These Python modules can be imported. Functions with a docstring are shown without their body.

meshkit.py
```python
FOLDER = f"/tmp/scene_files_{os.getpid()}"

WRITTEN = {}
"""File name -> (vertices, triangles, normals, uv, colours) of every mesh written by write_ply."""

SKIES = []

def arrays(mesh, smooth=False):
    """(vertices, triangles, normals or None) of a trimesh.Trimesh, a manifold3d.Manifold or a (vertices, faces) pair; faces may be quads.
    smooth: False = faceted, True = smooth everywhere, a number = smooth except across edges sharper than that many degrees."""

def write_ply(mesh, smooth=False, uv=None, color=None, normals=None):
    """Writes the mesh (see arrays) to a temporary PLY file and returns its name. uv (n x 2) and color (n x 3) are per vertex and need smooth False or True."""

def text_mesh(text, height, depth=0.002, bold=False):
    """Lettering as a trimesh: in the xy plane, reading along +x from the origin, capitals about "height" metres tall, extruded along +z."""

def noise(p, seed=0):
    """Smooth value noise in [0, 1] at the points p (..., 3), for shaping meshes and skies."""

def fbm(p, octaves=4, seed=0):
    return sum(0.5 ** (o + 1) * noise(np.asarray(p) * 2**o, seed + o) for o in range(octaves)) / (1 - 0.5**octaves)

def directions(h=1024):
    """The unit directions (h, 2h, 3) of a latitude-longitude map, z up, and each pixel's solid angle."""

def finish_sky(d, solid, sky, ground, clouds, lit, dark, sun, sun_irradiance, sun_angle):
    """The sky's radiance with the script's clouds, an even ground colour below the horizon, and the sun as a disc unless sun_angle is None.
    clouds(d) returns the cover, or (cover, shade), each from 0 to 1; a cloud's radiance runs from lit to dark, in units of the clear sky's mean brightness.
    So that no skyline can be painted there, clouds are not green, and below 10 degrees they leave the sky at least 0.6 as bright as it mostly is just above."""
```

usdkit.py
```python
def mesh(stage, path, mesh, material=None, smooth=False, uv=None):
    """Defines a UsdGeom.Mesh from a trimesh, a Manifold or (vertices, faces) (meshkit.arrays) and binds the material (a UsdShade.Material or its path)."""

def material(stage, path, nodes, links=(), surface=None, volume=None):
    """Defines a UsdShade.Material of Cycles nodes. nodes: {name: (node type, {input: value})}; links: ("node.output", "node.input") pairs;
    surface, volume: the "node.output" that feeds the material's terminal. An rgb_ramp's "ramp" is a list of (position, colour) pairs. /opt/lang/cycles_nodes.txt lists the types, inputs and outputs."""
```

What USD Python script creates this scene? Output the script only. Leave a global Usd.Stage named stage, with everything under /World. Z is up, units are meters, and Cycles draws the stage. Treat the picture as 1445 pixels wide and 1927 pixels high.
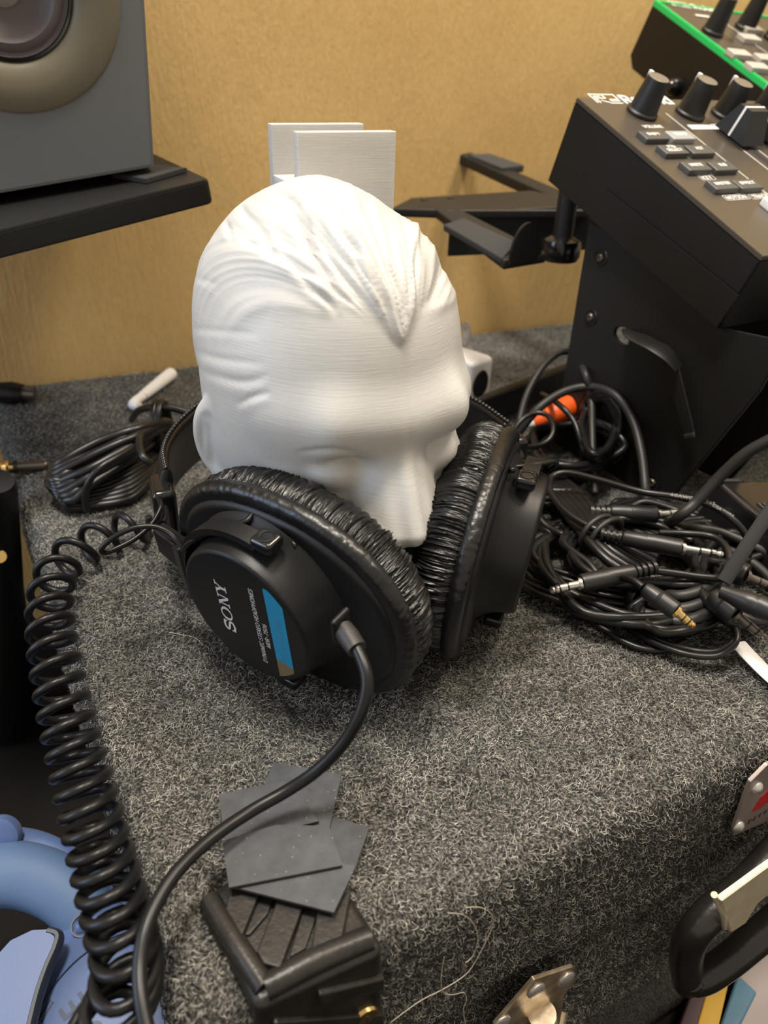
import math, random, numpy as np, trimesh, manifold3d as m3, usdkit, meshkit
from pxr import Usd, UsdGeom, UsdLux, UsdShade, Gf, Sdf, Vt
from shapely.geometry import Polygon, LineString, Point, box as sbox
from shapely import affinity, union_all

stage = Usd.Stage.CreateInMemory()
UsdGeom.SetStageUpAxis(stage, 'Z'); UsdGeom.SetStageMetersPerUnit(stage, 1.0)
UsdGeom.Xform.Define(stage, '/World'); UsdGeom.Scope.Define(stage, '/World/Looks')
V = lambda *a: np.array(a, float)

# ------------------------------------------------------------------ camera
FPX, CX, CY = 1450.0, 722.5, 963.5
PITCH, ROLL, H = math.radians(31.0), math.radians(2.0), 0.21
CF = V(0, math.cos(PITCH), -math.sin(PITCH)); _R = V(1, 0, 0); _U = np.cross(_R, CF)
CR = math.cos(ROLL) * _R + math.sin(ROLL) * _U; CU = np.cross(CR, CF); EYE = V(0, 0, H)
cam = UsdGeom.Camera.Define(stage, '/World/Camera')
M4 = np.eye(4); M4[0, :3] = CR; M4[1, :3] = CU; M4[2, :3] = -CF; M4[3, :3] = EYE
cam.AddTransformOp().Set(Gf.Matrix4d(M4.tolist()))
cam.CreateFocalLengthAttr(26.0); cam.CreateHorizontalApertureAttr(26.0 * 1445 / FPX); cam.CreateVerticalApertureAttr(26.0 * 1927 / FPX)
cam.CreateClippingRangeAttr(Gf.Vec2f(0.01, 50)); cam.CreateFStopAttr(11.0); cam.CreateFocusDistanceAttr(0.285)
cam.CreateExposureAttr(1.18)

# ------------------------------------------------------------------ lights
def light(kind, name, pos, to, color, inten, **kw):
    l = getattr(UsdLux, kind).Define(stage, '/World/' + name)
    z = pos - to; z = z / np.linalg.norm(z); x = np.cross(V(0, 1, 0) if abs(z[1]) < .9 else V(1, 0, 0), z); x /= np.linalg.norm(x); y = np.cross(z, x)
    m = np.eye(4); m[0, :3] = x; m[1, :3] = y; m[2, :3] = z; m[3, :3] = pos
    l.AddTransformOp().Set(Gf.Matrix4d(m.tolist()))
    l.CreateColorAttr(Gf.Vec3f(*color)); l.CreateIntensityAttr(inten)
    for k, v in kw.items(): getattr(l, f'Create{k}Attr')(v)
    return l
light('DiskLight', 'ceiling_lamp', V(-0.22, 0.20, 1.75), V(0, .28, 0), (1.0, .93, .83), 54.0, Radius=0.18)
light('DiskLight', 'ceiling_lamp_far', V(0.78, 0.42, 1.7), V(.2, .5, 0), (1.0, .88, .72), 20.0, Radius=0.25)
light('RectLight', 'window_glow', V(-1.1, 0.0, 0.42), V(-.05, .25, .08), (.50, .70, 1.0), 3.4, Width=.7, Height=.6)
dome = UsdLux.DomeLight.Define(stage, '/World/room_glow'); dome.CreateColorAttr(Gf.Vec3f(1, .88, .72)); dome.CreateIntensityAttr(0.09)

# ------------------------------------------------------------------ helpers
def ray(px, py): return CF + CR * (px - CX) / FPX - CU * (py - CY) / FPX
def at(px, py, z=0.0):                        # the point of the horizontal plane z that the photograph shows at this pixel
    d = ray(px, py); return EYE + d * (z - H) / d[2]
def ad(px, py, D): return EYE + ray(px, py) * D
def plane_at(px, py, o, n):
    d = ray(px, py); return EYE + d * (np.dot(o - EYE, n) / np.dot(d, n))
_names = {}
ORIGIN = {}
def numbered(parent, name):
    k = (parent, name); n = _names.get(k, 0); _names[k] = n + 1
    return f'{parent}/{name}' if n == 0 else f'{parent}/{name}_{n:03d}'
def setdata(prim, **kw):
    for k, v in kw.items():
        if v: prim.SetCustomDataByKey(k, v)
def thing(name, label, cat, loc=(0, 0, 0), group=None, kind=None):
    p = numbered('/World', name); x = UsdGeom.Xform.Define(stage, p); loc = V(*loc)
    x.AddTranslateOp().Set(Gf.Vec3d(*map(float, loc))); ORIGIN[p] = loc
    setdata(x.GetPrim(), label=label, category=cat, group=group, kind=kind)
    return p
def put(parent, name, mesh, mat, smooth=30, label=None, kind=None):
    """a part (or sub-part) given in world coordinates"""
    p = numbered(parent, name)
    if hasattr(mesh, 'to_mesh'):
        q = mesh.to_mesh(); mesh = trimesh.Trimesh(q.vert_properties[:, :3], q.tri_verts, process=False)
    elif isinstance(mesh, (tuple, list)): mesh = trimesh.Trimesh(np.asarray(mesh[0], float), tri(mesh[1]), process=False)
    mesh = trimesh.Trimesh(np.array(mesh.vertices) - ORIGIN[parent], mesh.faces, process=False)
    m = usdkit.mesh(stage, p, mesh, MAT[mat] if isinstance(mat, str) else mat, smooth)
    ORIGIN[p] = ORIGIN[parent]; setdata(m.GetPrim(), label=label, kind=kind)
    return p
def tri(f):
    f = np.asarray(f, int)
    return np.vstack([f[:, [0, 1, 2]], f[:, [0, 2, 3]]]) if f.shape[1] == 4 else f
def whole(name, mesh, mat, label, cat, smooth=30, group=None, kind=None):
    ORIGIN['/World'] = V(0, 0, 0)
    p = put('/World', name, mesh, mat, smooth); setdata(stage.GetPrimAtPath(p), label=label, category=cat, group=group, kind=kind)
    return p
def join(*ms):
    vs, fs, n = [], [], 0
    for m in ms:
        if hasattr(m, 'to_mesh'):
            q = m.to_mesh(); v, f = q.vert_properties[:, :3], q.tri_verts
        elif isinstance(m, (tuple, list)): v, f = np.asarray(m[0], float), tri(m[1])
        else: v, f = m.vertices, m.faces
        vs.append(v); fs.append(np.asarray(f) + n); n += len(v)
    return trimesh.Trimesh(np.vstack(vs), np.vstack(fs), process=False)
class Fr:
    """a local frame in millimetres"""
    def __init__(s, o, x, y=None, z=None, k=.001):
        n = lambda a: np.asarray(a, float) / np.linalg.norm(a)
        s.o = np.asarray(o, float)
        if z is not None and y is None:
            z = n(z); x = n(np.asarray(x, float) - z * np.dot(x, z)); y = np.cross(z, x)
        elif y is not None and z is None:
            x = n(x); y = n(np.asarray(y, float) - x * np.dot(x, y)); z = np.cross(x, y)
        s.x, s.y, s.z, s.k = x, y, z, k; s.A = np.stack([x, y, z])
    def __call__(s, m):
        if hasattr(m, 'to_mesh'):
            q = m.to_mesh(); m = trimesh.Trimesh(q.vert_properties[:, :3], q.tri_verts, process=False)
        if isinstance(m, np.ndarray): return s.o + (m * s.k) @ s.A
        if isinstance(m, (tuple, list)): m = trimesh.Trimesh(np.asarray(m[0], float), tri(m[1]), process=False)
        return trimesh.Trimesh(s.o + (np.asarray(m.vertices) * s.k) @ s.A, m.faces, process=False)
    def inv(s, P): return ((np.asarray(P, float) - s.o) @ s.A.T) / s.k
def W(o=(0, 0, 0)): return Fr(V(*o), (1, 0, 0), (0, 1, 0))
def spline(pts, n=8, closed=False):
    P = np.asarray(pts, float); N = len(P); out = []
    for i in range(N if closed else N - 1):
        if closed: a, b, c, d = P[(i - 1) % N], P[i], P[(i + 1) % N], P[(i + 2) % N]
        else: a, b, c, d = P[max(i - 1, 0)], P[i], P[i + 1], P[min(i + 2, N - 1)]
        for t in np.arange(n) / n:
            out.append(.5 * ((2 * b) + (c - a) * t + (2 * a - 5 * b + 4 * c - d) * t * t + (3 * b - a - 3 * c + d) * t ** 3))
    if not closed: out.append(P[-1])
    return np.array(out)
def tube(P, r, sides=10, closed=False, flat=None):
    """a round (or, with flat=(ratio, up), oval) cord along P"""
    P = np.asarray(P, float); n = len(P); r = np.broadcast_to(np.asarray(r, float), (n,))
    T = np.roll(P, -1, 0) - np.roll(P, 1, 0) if closed else np.gradient(P, axis=0)
    T /= np.linalg.norm(T, axis=1, keepdims=True) + 1e-15
    a = np.cross(T[0], V(0, 0, 1) if abs(T[0][2]) < .9 else V(1, 0, 0)); A = []
    for i in range(n):
        if flat: a = np.cross(T[i], flat[1])
        a = a - T[i] * np.dot(a, T[i]); a /= np.linalg.norm(a) + 1e-15; A.append(a)
    A = np.array(A); B = np.cross(T, A); k = flat[0] if flat else 1.0
    ang = np.arange(sides) * 2 * np.pi / sides
    v = P[:, None] + r[:, None, None] * (np.cos(ang)[None, :, None] * A[:, None] + k * np.sin(ang)[None, :, None] * B[:, None])
    m = n if closed else n - 1
    i, j = np.meshgrid(np.arange(m), np.arange(sides), indexing='ij'); i2 = (i + 1) % n; j2 = (j + 1) % sides
    f = tri(np.stack([i * sides + j, i * sides + j2, i2 * sides + j2, i2 * sides + j], -1).reshape(-1, 4))
    v = v.reshape(-1, 3)
    if not closed:
        c0, c1 = len(v), len(v) + 1; v = np.vstack([v, P[:1], P[-1:]]); j = np.arange(sides); j2 = (j + 1) % sides
        f = np.vstack([f, np.stack([np.full(sides, c0), j2, j], 1), np.stack([np.full(sides, c1), (n - 1) * sides + j, (n - 1) * sides + j2], 1)])
    return trimesh.Trimesh(v, f, process=False)
def lathe(prof, n=48):
    """profile of (radius, z) turned about z; ends at radius 0 close it"""
    p = np.asarray(prof, float); a = np.arange(n) * 2 * np.pi / n; m = len(p)
    v = np.stack([p[:, None, 0] * np.cos(a), p[:, None, 0] * np.sin(a), np.broadcast_to(p[:, None, 1], (m, n))], -1).reshape(-1, 3)
    i, j = np.meshgrid(np.arange(m - 1), np.arange(n), indexing='ij'); j2 = (j + 1) % n
    f = tri(np.stack([i * n + j, i * n + j2, (i + 1) * n + j2, (i + 1) * n + j], -1).reshape(-1, 4))
    t = v[f]; ok = np.linalg.norm(np.cross(t[:, 1] - t[:, 0], t[:, 2] - t[:, 0]), axis=1) > 1e-12
    return trimesh.Trimesh(v, f[ok], process=False)
def rbox(sx, sy, sz, r=1.0, seg=8, c=(0, 0, 0)):
    """a box with rounded edges"""
    s = m3.Manifold.sphere(r, seg); h = [max(q / 2 - r, 1e-4) for q in (sx, sy, sz)]
    return m3.Manifold.batch_hull([s.translate((i * h[0] + c[0], j * h[1] + c[1], k * h[2] + c[2])) for i in (-1, 1) for j in (-1, 1) for k in (-1, 1)])
def hullpts(P): return trimesh.convex.convex_hull(np.asarray(P, float))
def dilate(P, r, seg=8):
    s = m3.Manifold.sphere(r, seg); return m3.Manifold.batch_hull([s.translate(tuple(map(float, p))) for p in P])
def prism(poly, h, c=0.0, z0=0.0):
    """polygon (shapely or points) extruded to h with chamfer c on both rims"""
    g = poly if hasattr(poly, 'exterior') else Polygon(poly)
    ex = lambda q, a, b: trimesh.creation.extrude_polygon(q, b - a, engine='earcut').apply_translation((0, 0, a + z0))
    if c <= 0: return ex(g, 0, h)
    def cs(q):
        out = []
        for r in [q.exterior, *q.interiors]: out.append(np.array(r.coords)[:-1])
        return m3.CrossSection(out, m3.FillRule.EvenOdd)
    steps = [(c, 0, c * .3), (c * .35, c * .3, c)]
    ms = []
    for ins, a, b in steps:
        q = m3.CrossSection.offset(cs(g), -ins, m3.JoinType.Round, 2, 16)
        ms += [m3.Manifold.extrude(q, (h - 2 * a)).translate((0, 0, a + z0))]
    ms.append(m3.Manifold.extrude(cs(g), h - 2 * c).translate((0, 0, c + z0)))
    return m3.Manifold.batch_boolean(ms, m3.OpType.Add)
def rrect(w, h, r, n=6): return sbox(-w / 2 + r, -h / 2 + r, w / 2 - r, h / 2 - r).buffer(r, n)
def text(s, height, depth=.2, bold=False, width=None, center=True):
    m = meshkit.text_mesh(s, height, depth, bold); v = np.array(m.vertices); x0, x1 = v[:, 0].min(), v[:, 0].max()
    v[:, 0] -= x0
    if width: v[:, 0] *= width / (x1 - x0)
    if center: v[:, 0] -= v[:, 0].max() / 2; v[:, 1] -= height / 2
    return trimesh.Trimesh(v, m.faces, process=False)
def ridge(p, seed=0): return 1 - np.abs(2 * meshkit.noise(p, seed) - 1)

# ------------------------------------------------------------------ materials
MAT = {}
def mat(name, nodes, links=(), surface='p.BSDF'): MAT[name] = usdkit.material(stage, '/World/Looks/' + name, nodes, links, surface); return MAT[name]
def plain(name, color, rough=.45, metal=0.0, bump=None, spec=.5, vary=None, coat=0, **kw):
    """a principled surface; bump=(scale, strength, distance), vary=(scale, amount, colour2)"""
    nodes = {'p': ('principled_bsdf', {'base_color': color, 'roughness': rough, 'metallic': metal, 'specular_ior_level': spec, 'coat_weight': coat, **kw}), 'g': ('texture_coordinate', {})}
    links = []
    if bump:
        nodes['n'] = ('noise_texture', {'scale': bump[0], 'detail': 3.0}); nodes['b'] = ('bump', {'strength': bump[1], 'distance': bump[2]})
        links += [('g.object', 'n.vector'), ('n.fac', 'b.height'), ('b.normal', 'p.normal')]
    if vary:
        nodes['v'] = ('noise_texture', {'scale': vary[0], 'detail': 5.0, 'roughness': .65}); nodes['r'] = ('rgb_ramp', {'ramp': [(.5 - vary[1], color), (.5 + vary[1], vary[2])]})
        links += [('g.object', 'v.vector'), ('v.fac', 'r.fac'), ('r.color', 'p.base_color')]
    return mat(name, nodes, links)

# ------------------------------------------------------------------ setting: papered wall, dark desk
WA, WB = at(0, 722), at(1080, 600); WD = (WB - WA) / np.linalg.norm(WB - WA); WN = V(WD[1], -WD[0], 0)     # WN points into the room
WALL_A = math.atan2(WD[1], WD[0])
mat('wall_paper', {'g': ('geometry', {}), 'mr': ('mapping', {'rotation': (0, 0, -WALL_A)}), 'm': ('mapping', {'scale': (1, 1, .11)}), 'm2': ('mapping', {'scale': (1, 1, .35)}),
     'n': ('noise_texture', {'scale': 380.0, 'detail': 1.5, 'roughness': .5}), 'n3': ('noise_texture', {'scale': 700.0, 'detail': 2.0}), 'n2': ('noise_texture', {'scale': 7.0, 'detail': 4.0}),
     'r': ('rgb_ramp', {'ramp': [(.3, (.53, .345, .132)), (.7, (.63, .43, .178))]}), 'r2': ('rgb_ramp', {'ramp': [(.3, (.94, .94, .94)), (.7, (1, 1, 1))]}),
     'x': ('mix_color', {'blend_type': 'multiply', 'fac': 1.0}), 'ad': ('math', {'math_type': 'multiply_add', 'value2': .5}),
     'b': ('bump', {'strength': .30, 'distance': .002}), 'p': ('principled_bsdf', {'roughness': .6, 'specular_ior_level': .35})},
    [('g.position', 'mr.vector'), ('mr.vector', 'm.vector'), ('mr.vector', 'm2.vector'), ('m.vector', 'n.vector'), ('m2.vector', 'n3.vector'), ('mr.vector', 'n2.vector'),
     ('n2.fac', 'r.fac'), ('n.fac', 'r2.fac'), ('r.color', 'x.a'), ('r2.color', 'x.b'), ('x.result', 'p.base_color'), ('n3.fac', 'ad.value1'), ('n.fac', 'ad.value3'), ('ad.value', 'b.height'), ('b.normal', 'p.normal')])
plain('desk_dark', (.0045, .0036, .003), .7, spec=.12, bump=(300, .2, .001), vary=(14, .3, (.009, .0075, .006)))
DESK = -.21
wf = Fr(WA, WD, None, V(0, 0, 1))
wf = Fr(WA, WD, y=-WN)                                           # x along the wall, y into the wall, z up
whole('wall_back', wf(rbox(2600, 20, 1500, 2, c=(300, 12, 500))), 'wall_paper', None, None, kind='structure')
whole('floor', W(V(.1, .3, DESK - .03))(rbox(2400, 1700, 60, 3, c=(0, -120, 0))), 'desk_dark', None, None, kind='structure')

# ------------------------------------------------------------------ carpeted case
_l0, _l1 = at(268, 1700), at(8, 840)
DF, DL = math.radians(28.6), math.atan2((_l1 - _l0)[1], (_l1 - _l0)[0])
dF, dL = V(math.cos(DF), math.sin(DF), 0), V(math.cos(DL), math.sin(DL), 0)
nF, nL = V(dF[1], -dF[0], 0), V(-dL[1], dL[0], 0)               # outward from the front, from the left side
pF, pL = at(1060, 1530) + nF * .010, _l0
def meet(p, d, q, e):
    t = np.linalg.solve(np.stack([d[:2], -e[:2]], 1), (q - p)[:2]); return p + d * t[0]
C0 = meet(pF, dF, pL, dL); CR_ = C0 + dF * .95
wback = WA + WN * .003
C3 = meet(pL, dL, wback, WD); C2 = meet(CR_, dL, wback, WD)
RC, PILE = .011, 1.0
mat('carpet_base', {'g': ('geometry', {}), 'n': ('noise_texture', {'scale': 1100.0, 'detail': 4.0}), 'r': ('rgb_ramp', {'ramp': [(.35, (.014, .014, .014)), (.55, (.08, .078, .072)), (.72, (.24, .23, .21))]}),
     'b': ('bump', {'strength': .8, 'distance': .0012}), 'p': ('principled_bsdf', {'roughness': .95, 'specular_ior_level': .1})},
    [('g.position', 'n.vector'), ('n.fac', 'r.fac'), ('r.color', 'p.base_color'), ('n.fac', 'b.height'), ('b.normal', 'p.normal')])
def fibre(name, a, b):
    mat(name, {'g': ('geometry', {}), 'n': ('noise_texture', {'scale': 45.0, 'detail': 5.0, 'roughness': .7}), 'r': ('rgb_ramp', {'ramp': [(.36, a), (.64, b)]}), 'p': ('principled_bsdf', {'roughness': .7, 'specular_ior_level': .25})},
        [('g.position', 'n.vector'), ('n.fac', 'r.fac'), ('r.color', 'p.base_color')])
fibre('fibre_dark', (.006, .006, .006), (.025, .024, .023)); fibre('fibre_grey', (.13, .126, .116), (.34, .326, .297)); fibre('fibre_pale', (.46, .445, .40), (.80, .77, .70))
case = thing('carpeted_case', 'large equipment case covered in speckled dark grey carpet under the white head', 'case', (0, .3, DESK))
ins = [(C0, 1, 1), (CR_, -1, 1), (C2, -1, -1), (C3, 1, -1)]
corners = []
for p, a, b in ins:
    c = p + dF * RC * a + dL * RC * b
    corners += [(c[0], c[1], -RC), (c[0], c[1], DESK + RC + .001)]
foot = [C0 + dF * .055 + dL * .004, CR_ + dL * .004 - dF * .004, C2 - dF * .004 - dL * .006, C3 + dF * .055 - dL * .030]
low = m3.Manifold.hull_points(np.array([p - V(0, 0, .03) for p in foot] + [q + V(0, 0, DESK + .001) for q in foot]))
lid = [(x, y, z if z > -.1 else -.062) for x, y, z in corners]                   # the lid stands out over the left side
body = (dilate(lid, RC, 24) + low).refine_to_length(.006).to_mesh()
bv, bf = np.array(body.vert_properties[:, :3], float), np.array(body.tri_verts)
bm = trimesh.Trimesh(bv, bf, process=False)
bv = bv + bm.vertex_normals * ((meshkit.fbm(bv * 60, 3, 5) - .5)[:, None] * .0024)
bm = trimesh.Trimesh(bv, bf, process=False)
put(case, 'carpet', bm, 'carpet_base', True)
rng = np.random.default_rng(11)
def in_view(P, m=60):
    q = P - EYE; d = q @ CF; x = CX + FPX * (q @ CR) / d; y = CY - FPX * (q @ CU) / d
    return (d > .02) & (x > -m) & (x < 1445 + m) & (y > -m) & (y < 1927 + m)
def pile(name, n, matname, lo, hi, rad, seed):
    r = np.random.default_rng(seed)
    n = int(n * PILE); P, fi = trimesh.sample.sample_surface(bm, n * 6, seed=seed)
    sh = r.permutation(len(P)); P, fi = P[sh], fi[sh]
    N = bm.face_normals[fi]
    ok = in_view(P) & (N[:, 2] > -.2) & (((EYE - P) * N).sum(1) > -.05) & (P[:, 2] > -.15)
    D = np.linalg.norm(P - EYE, axis=1)
    ok &= r.random(len(P)) < np.clip(.30 / D, .35, 1.0) ** 1.5
    if name == 'pale_pile': ok &= (N[:, 2] > .55) | (r.random(len(P)) < .42)                      # fewer pale fibres on upright faces: the front's shade put into the pile
    if name == 'grey_pile': ok &= (N[:, 2] > .55) | (r.random(len(P)) < .62)  # grey fibres thinned as well, to paint the front face in shade
    P, N = P[ok][:n], N[ok][:n]; k = len(P)
    t = r.normal(size=(k, 3)); t -= N * (t * N).sum(1, keepdims=True); t /= np.linalg.norm(t, axis=1, keepdims=True)
    comb = meshkit.noise(P * 45, seed)[:, None] * 2 * np.pi                      # tufts lean together
    e1 = np.cross(N, V(.3, .9, .2)); e1 /= np.linalg.norm(e1, axis=1, keepdims=True); e2 = np.cross(N, e1)
    t = t * .75 + .7 * (np.cos(comb) * e1 + np.sin(comb) * e2); t /= np.linalg.norm(t, axis=1, keepdims=True)
    s = np.cross(N, t); L = r.uniform(lo, hi, (k, 1)); up = r.uniform(.35, 1.0, (k, 1)); cv = r.normal(0, .9, (k, 1))
    pts = np.stack([P - N * .0004, P + L * (t * .33 + N * up * .5 + s * cv * .15), P + L * (t * .62 + N * up * .75 + s * cv * .5), P + L * (t * .8 + N * up * .55 + s * cv * 1.0)], 1)
    p = numbered(case, name); c = UsdGeom.BasisCurves.Define(stage, p); c.CreateTypeAttr('linear'); c.CreateWrapAttr('nonperiodic')
    c.CreatePointsAttr(Vt.Vec3fArray.FromNumpy((pts.reshape(-1, 3) - ORIGIN[case]).astype(np.float32)))
    c.CreateCurveVertexCountsAttr(Vt.IntArray.FromNumpy(np.full(k, 4, np.int32)))
    w = np.tile(np.array([1, 1, .9, .5]) * rad * 2, k).astype(np.float32)
    c.CreateWidthsAttr(Vt.FloatArray.FromNumpy(w)); c.SetWidthsInterpolation('vertex')
    UsdShade.MaterialBindingAPI.Apply(c.GetPrim()).Bind(MAT[matname]); setdata(c.GetPrim(), kind='stuff')
pile('dark_pile', 46000, 'fibre_dark', .0016, .0030, .00009, 1)
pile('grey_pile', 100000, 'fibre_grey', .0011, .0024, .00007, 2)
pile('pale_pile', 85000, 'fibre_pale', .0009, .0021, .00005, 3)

# ------------------------------------------------------------------ white head-shaped headphone stand
def surface_nets(f, o, h):
    """the zero surface of the samples f (negative inside) on a grid of pitch h from o"""
    n = np.array(f.shape); s = f < 0
    cnt = np.zeros(n - 1, np.int8)
    for a, b, c in np.ndindex(2, 2, 2): cnt += s[a:n[0] - 1 + a, b:n[1] - 1 + b, c:n[2] - 1 + c]
    act = np.argwhere((cnt > 0) & (cnt < 8)); idx = -np.ones(n - 1, int); idx[tuple(act.T)] = np.arange(len(act))
    acc, w = np.zeros((len(act), 3)), np.zeros((len(act), 1))
    cor = list(np.ndindex(2, 2, 2)); val = {c: f[tuple((act + c).T)] for c in cor}
    for c in cor:
        for ax in range(3):
            if c[ax] == 0:
                d = list(c); d[ax] = 1; d = tuple(d); a, b = val[c], val[d]; x = (a < 0) != (b < 0)
                t = np.where(x, a / np.where(x, a - b, 1), 0); p = np.array(c) + t[:, None] * np.eye(3)[ax]
                acc += np.where(x[:, None], p, 0); w += x[:, None]
    v = o + (act + acc / np.maximum(w, 1)) * h
    q = []
    for ax in range(3):
        u, t = (ax + 1) % 3, (ax + 2) % 3
        a = np.take(s, range(n[ax] - 1), ax); b = np.take(s, range(1, n[ax]), ax)
        e = np.argwhere(a != b); e = e[(e[:, u] > 0) & (e[:, t] > 0) & (e[:, u] < n[u] - 1) & (e[:, t] < n[t] - 1)]
        fl = a[tuple(e.T)]
        g = lambda du, dt: idx[tuple((e - du * np.eye(3, dtype=int)[u] - dt * np.eye(3, dtype=int)[t]).T)]
        quad = np.stack([g(1, 1), g(0, 1), g(0, 0), g(1, 0)], 1)
        q.append(np.where(fl[:, None], quad, quad[:, ::-1]))
    return trimesh.Trimesh(v, tri(np.vstack(q)), process=False)
def smin(a, b, k):
    h = np.clip(.5 + .5 * (b - a) / k, 0, 1); return b * (1 - h) + a * h - k * h * (1 - h)
def smax(a, b, k): return -smin(-a, -b, k)
def ell(P, c, r, R=None):
    q = P - np.array(c, np.float32)
    if R is not None: q = q @ np.asarray(R, np.float32)
    r = np.array(r, np.float32); k0 = np.sqrt(((q / r) ** 2).sum(-1)); k1 = np.sqrt(((q / r ** 2) ** 2).sum(-1))
    return k0 * (k0 - 1) / np.maximum(k1, 1e-6)
def cap(P, a, b, ra, rb):
    a, b = np.array(a, np.float32), np.array(b, np.float32); d = b - a; t = np.clip(((P - a) @ d) / (d @ d), 0, 1)
    return np.sqrt(((P - a - t[..., None] * d) ** 2).sum(-1)) - (ra + (rb - ra) * t)
def rotz(a): c, s = math.cos(a), math.sin(a); return np.array([[c, -s, 0], [s, c, 0], [0, 0, 1]])
def rotx(a): c, s = math.cos(a), math.sin(a); return np.array([[1, 0, 0], [0, c, -s], [0, s, c]])
def roty(a): c, s = math.cos(a), math.sin(a); return np.array([[c, 0, s], [0, 1, 0], [-s, 0, c]])
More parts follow.
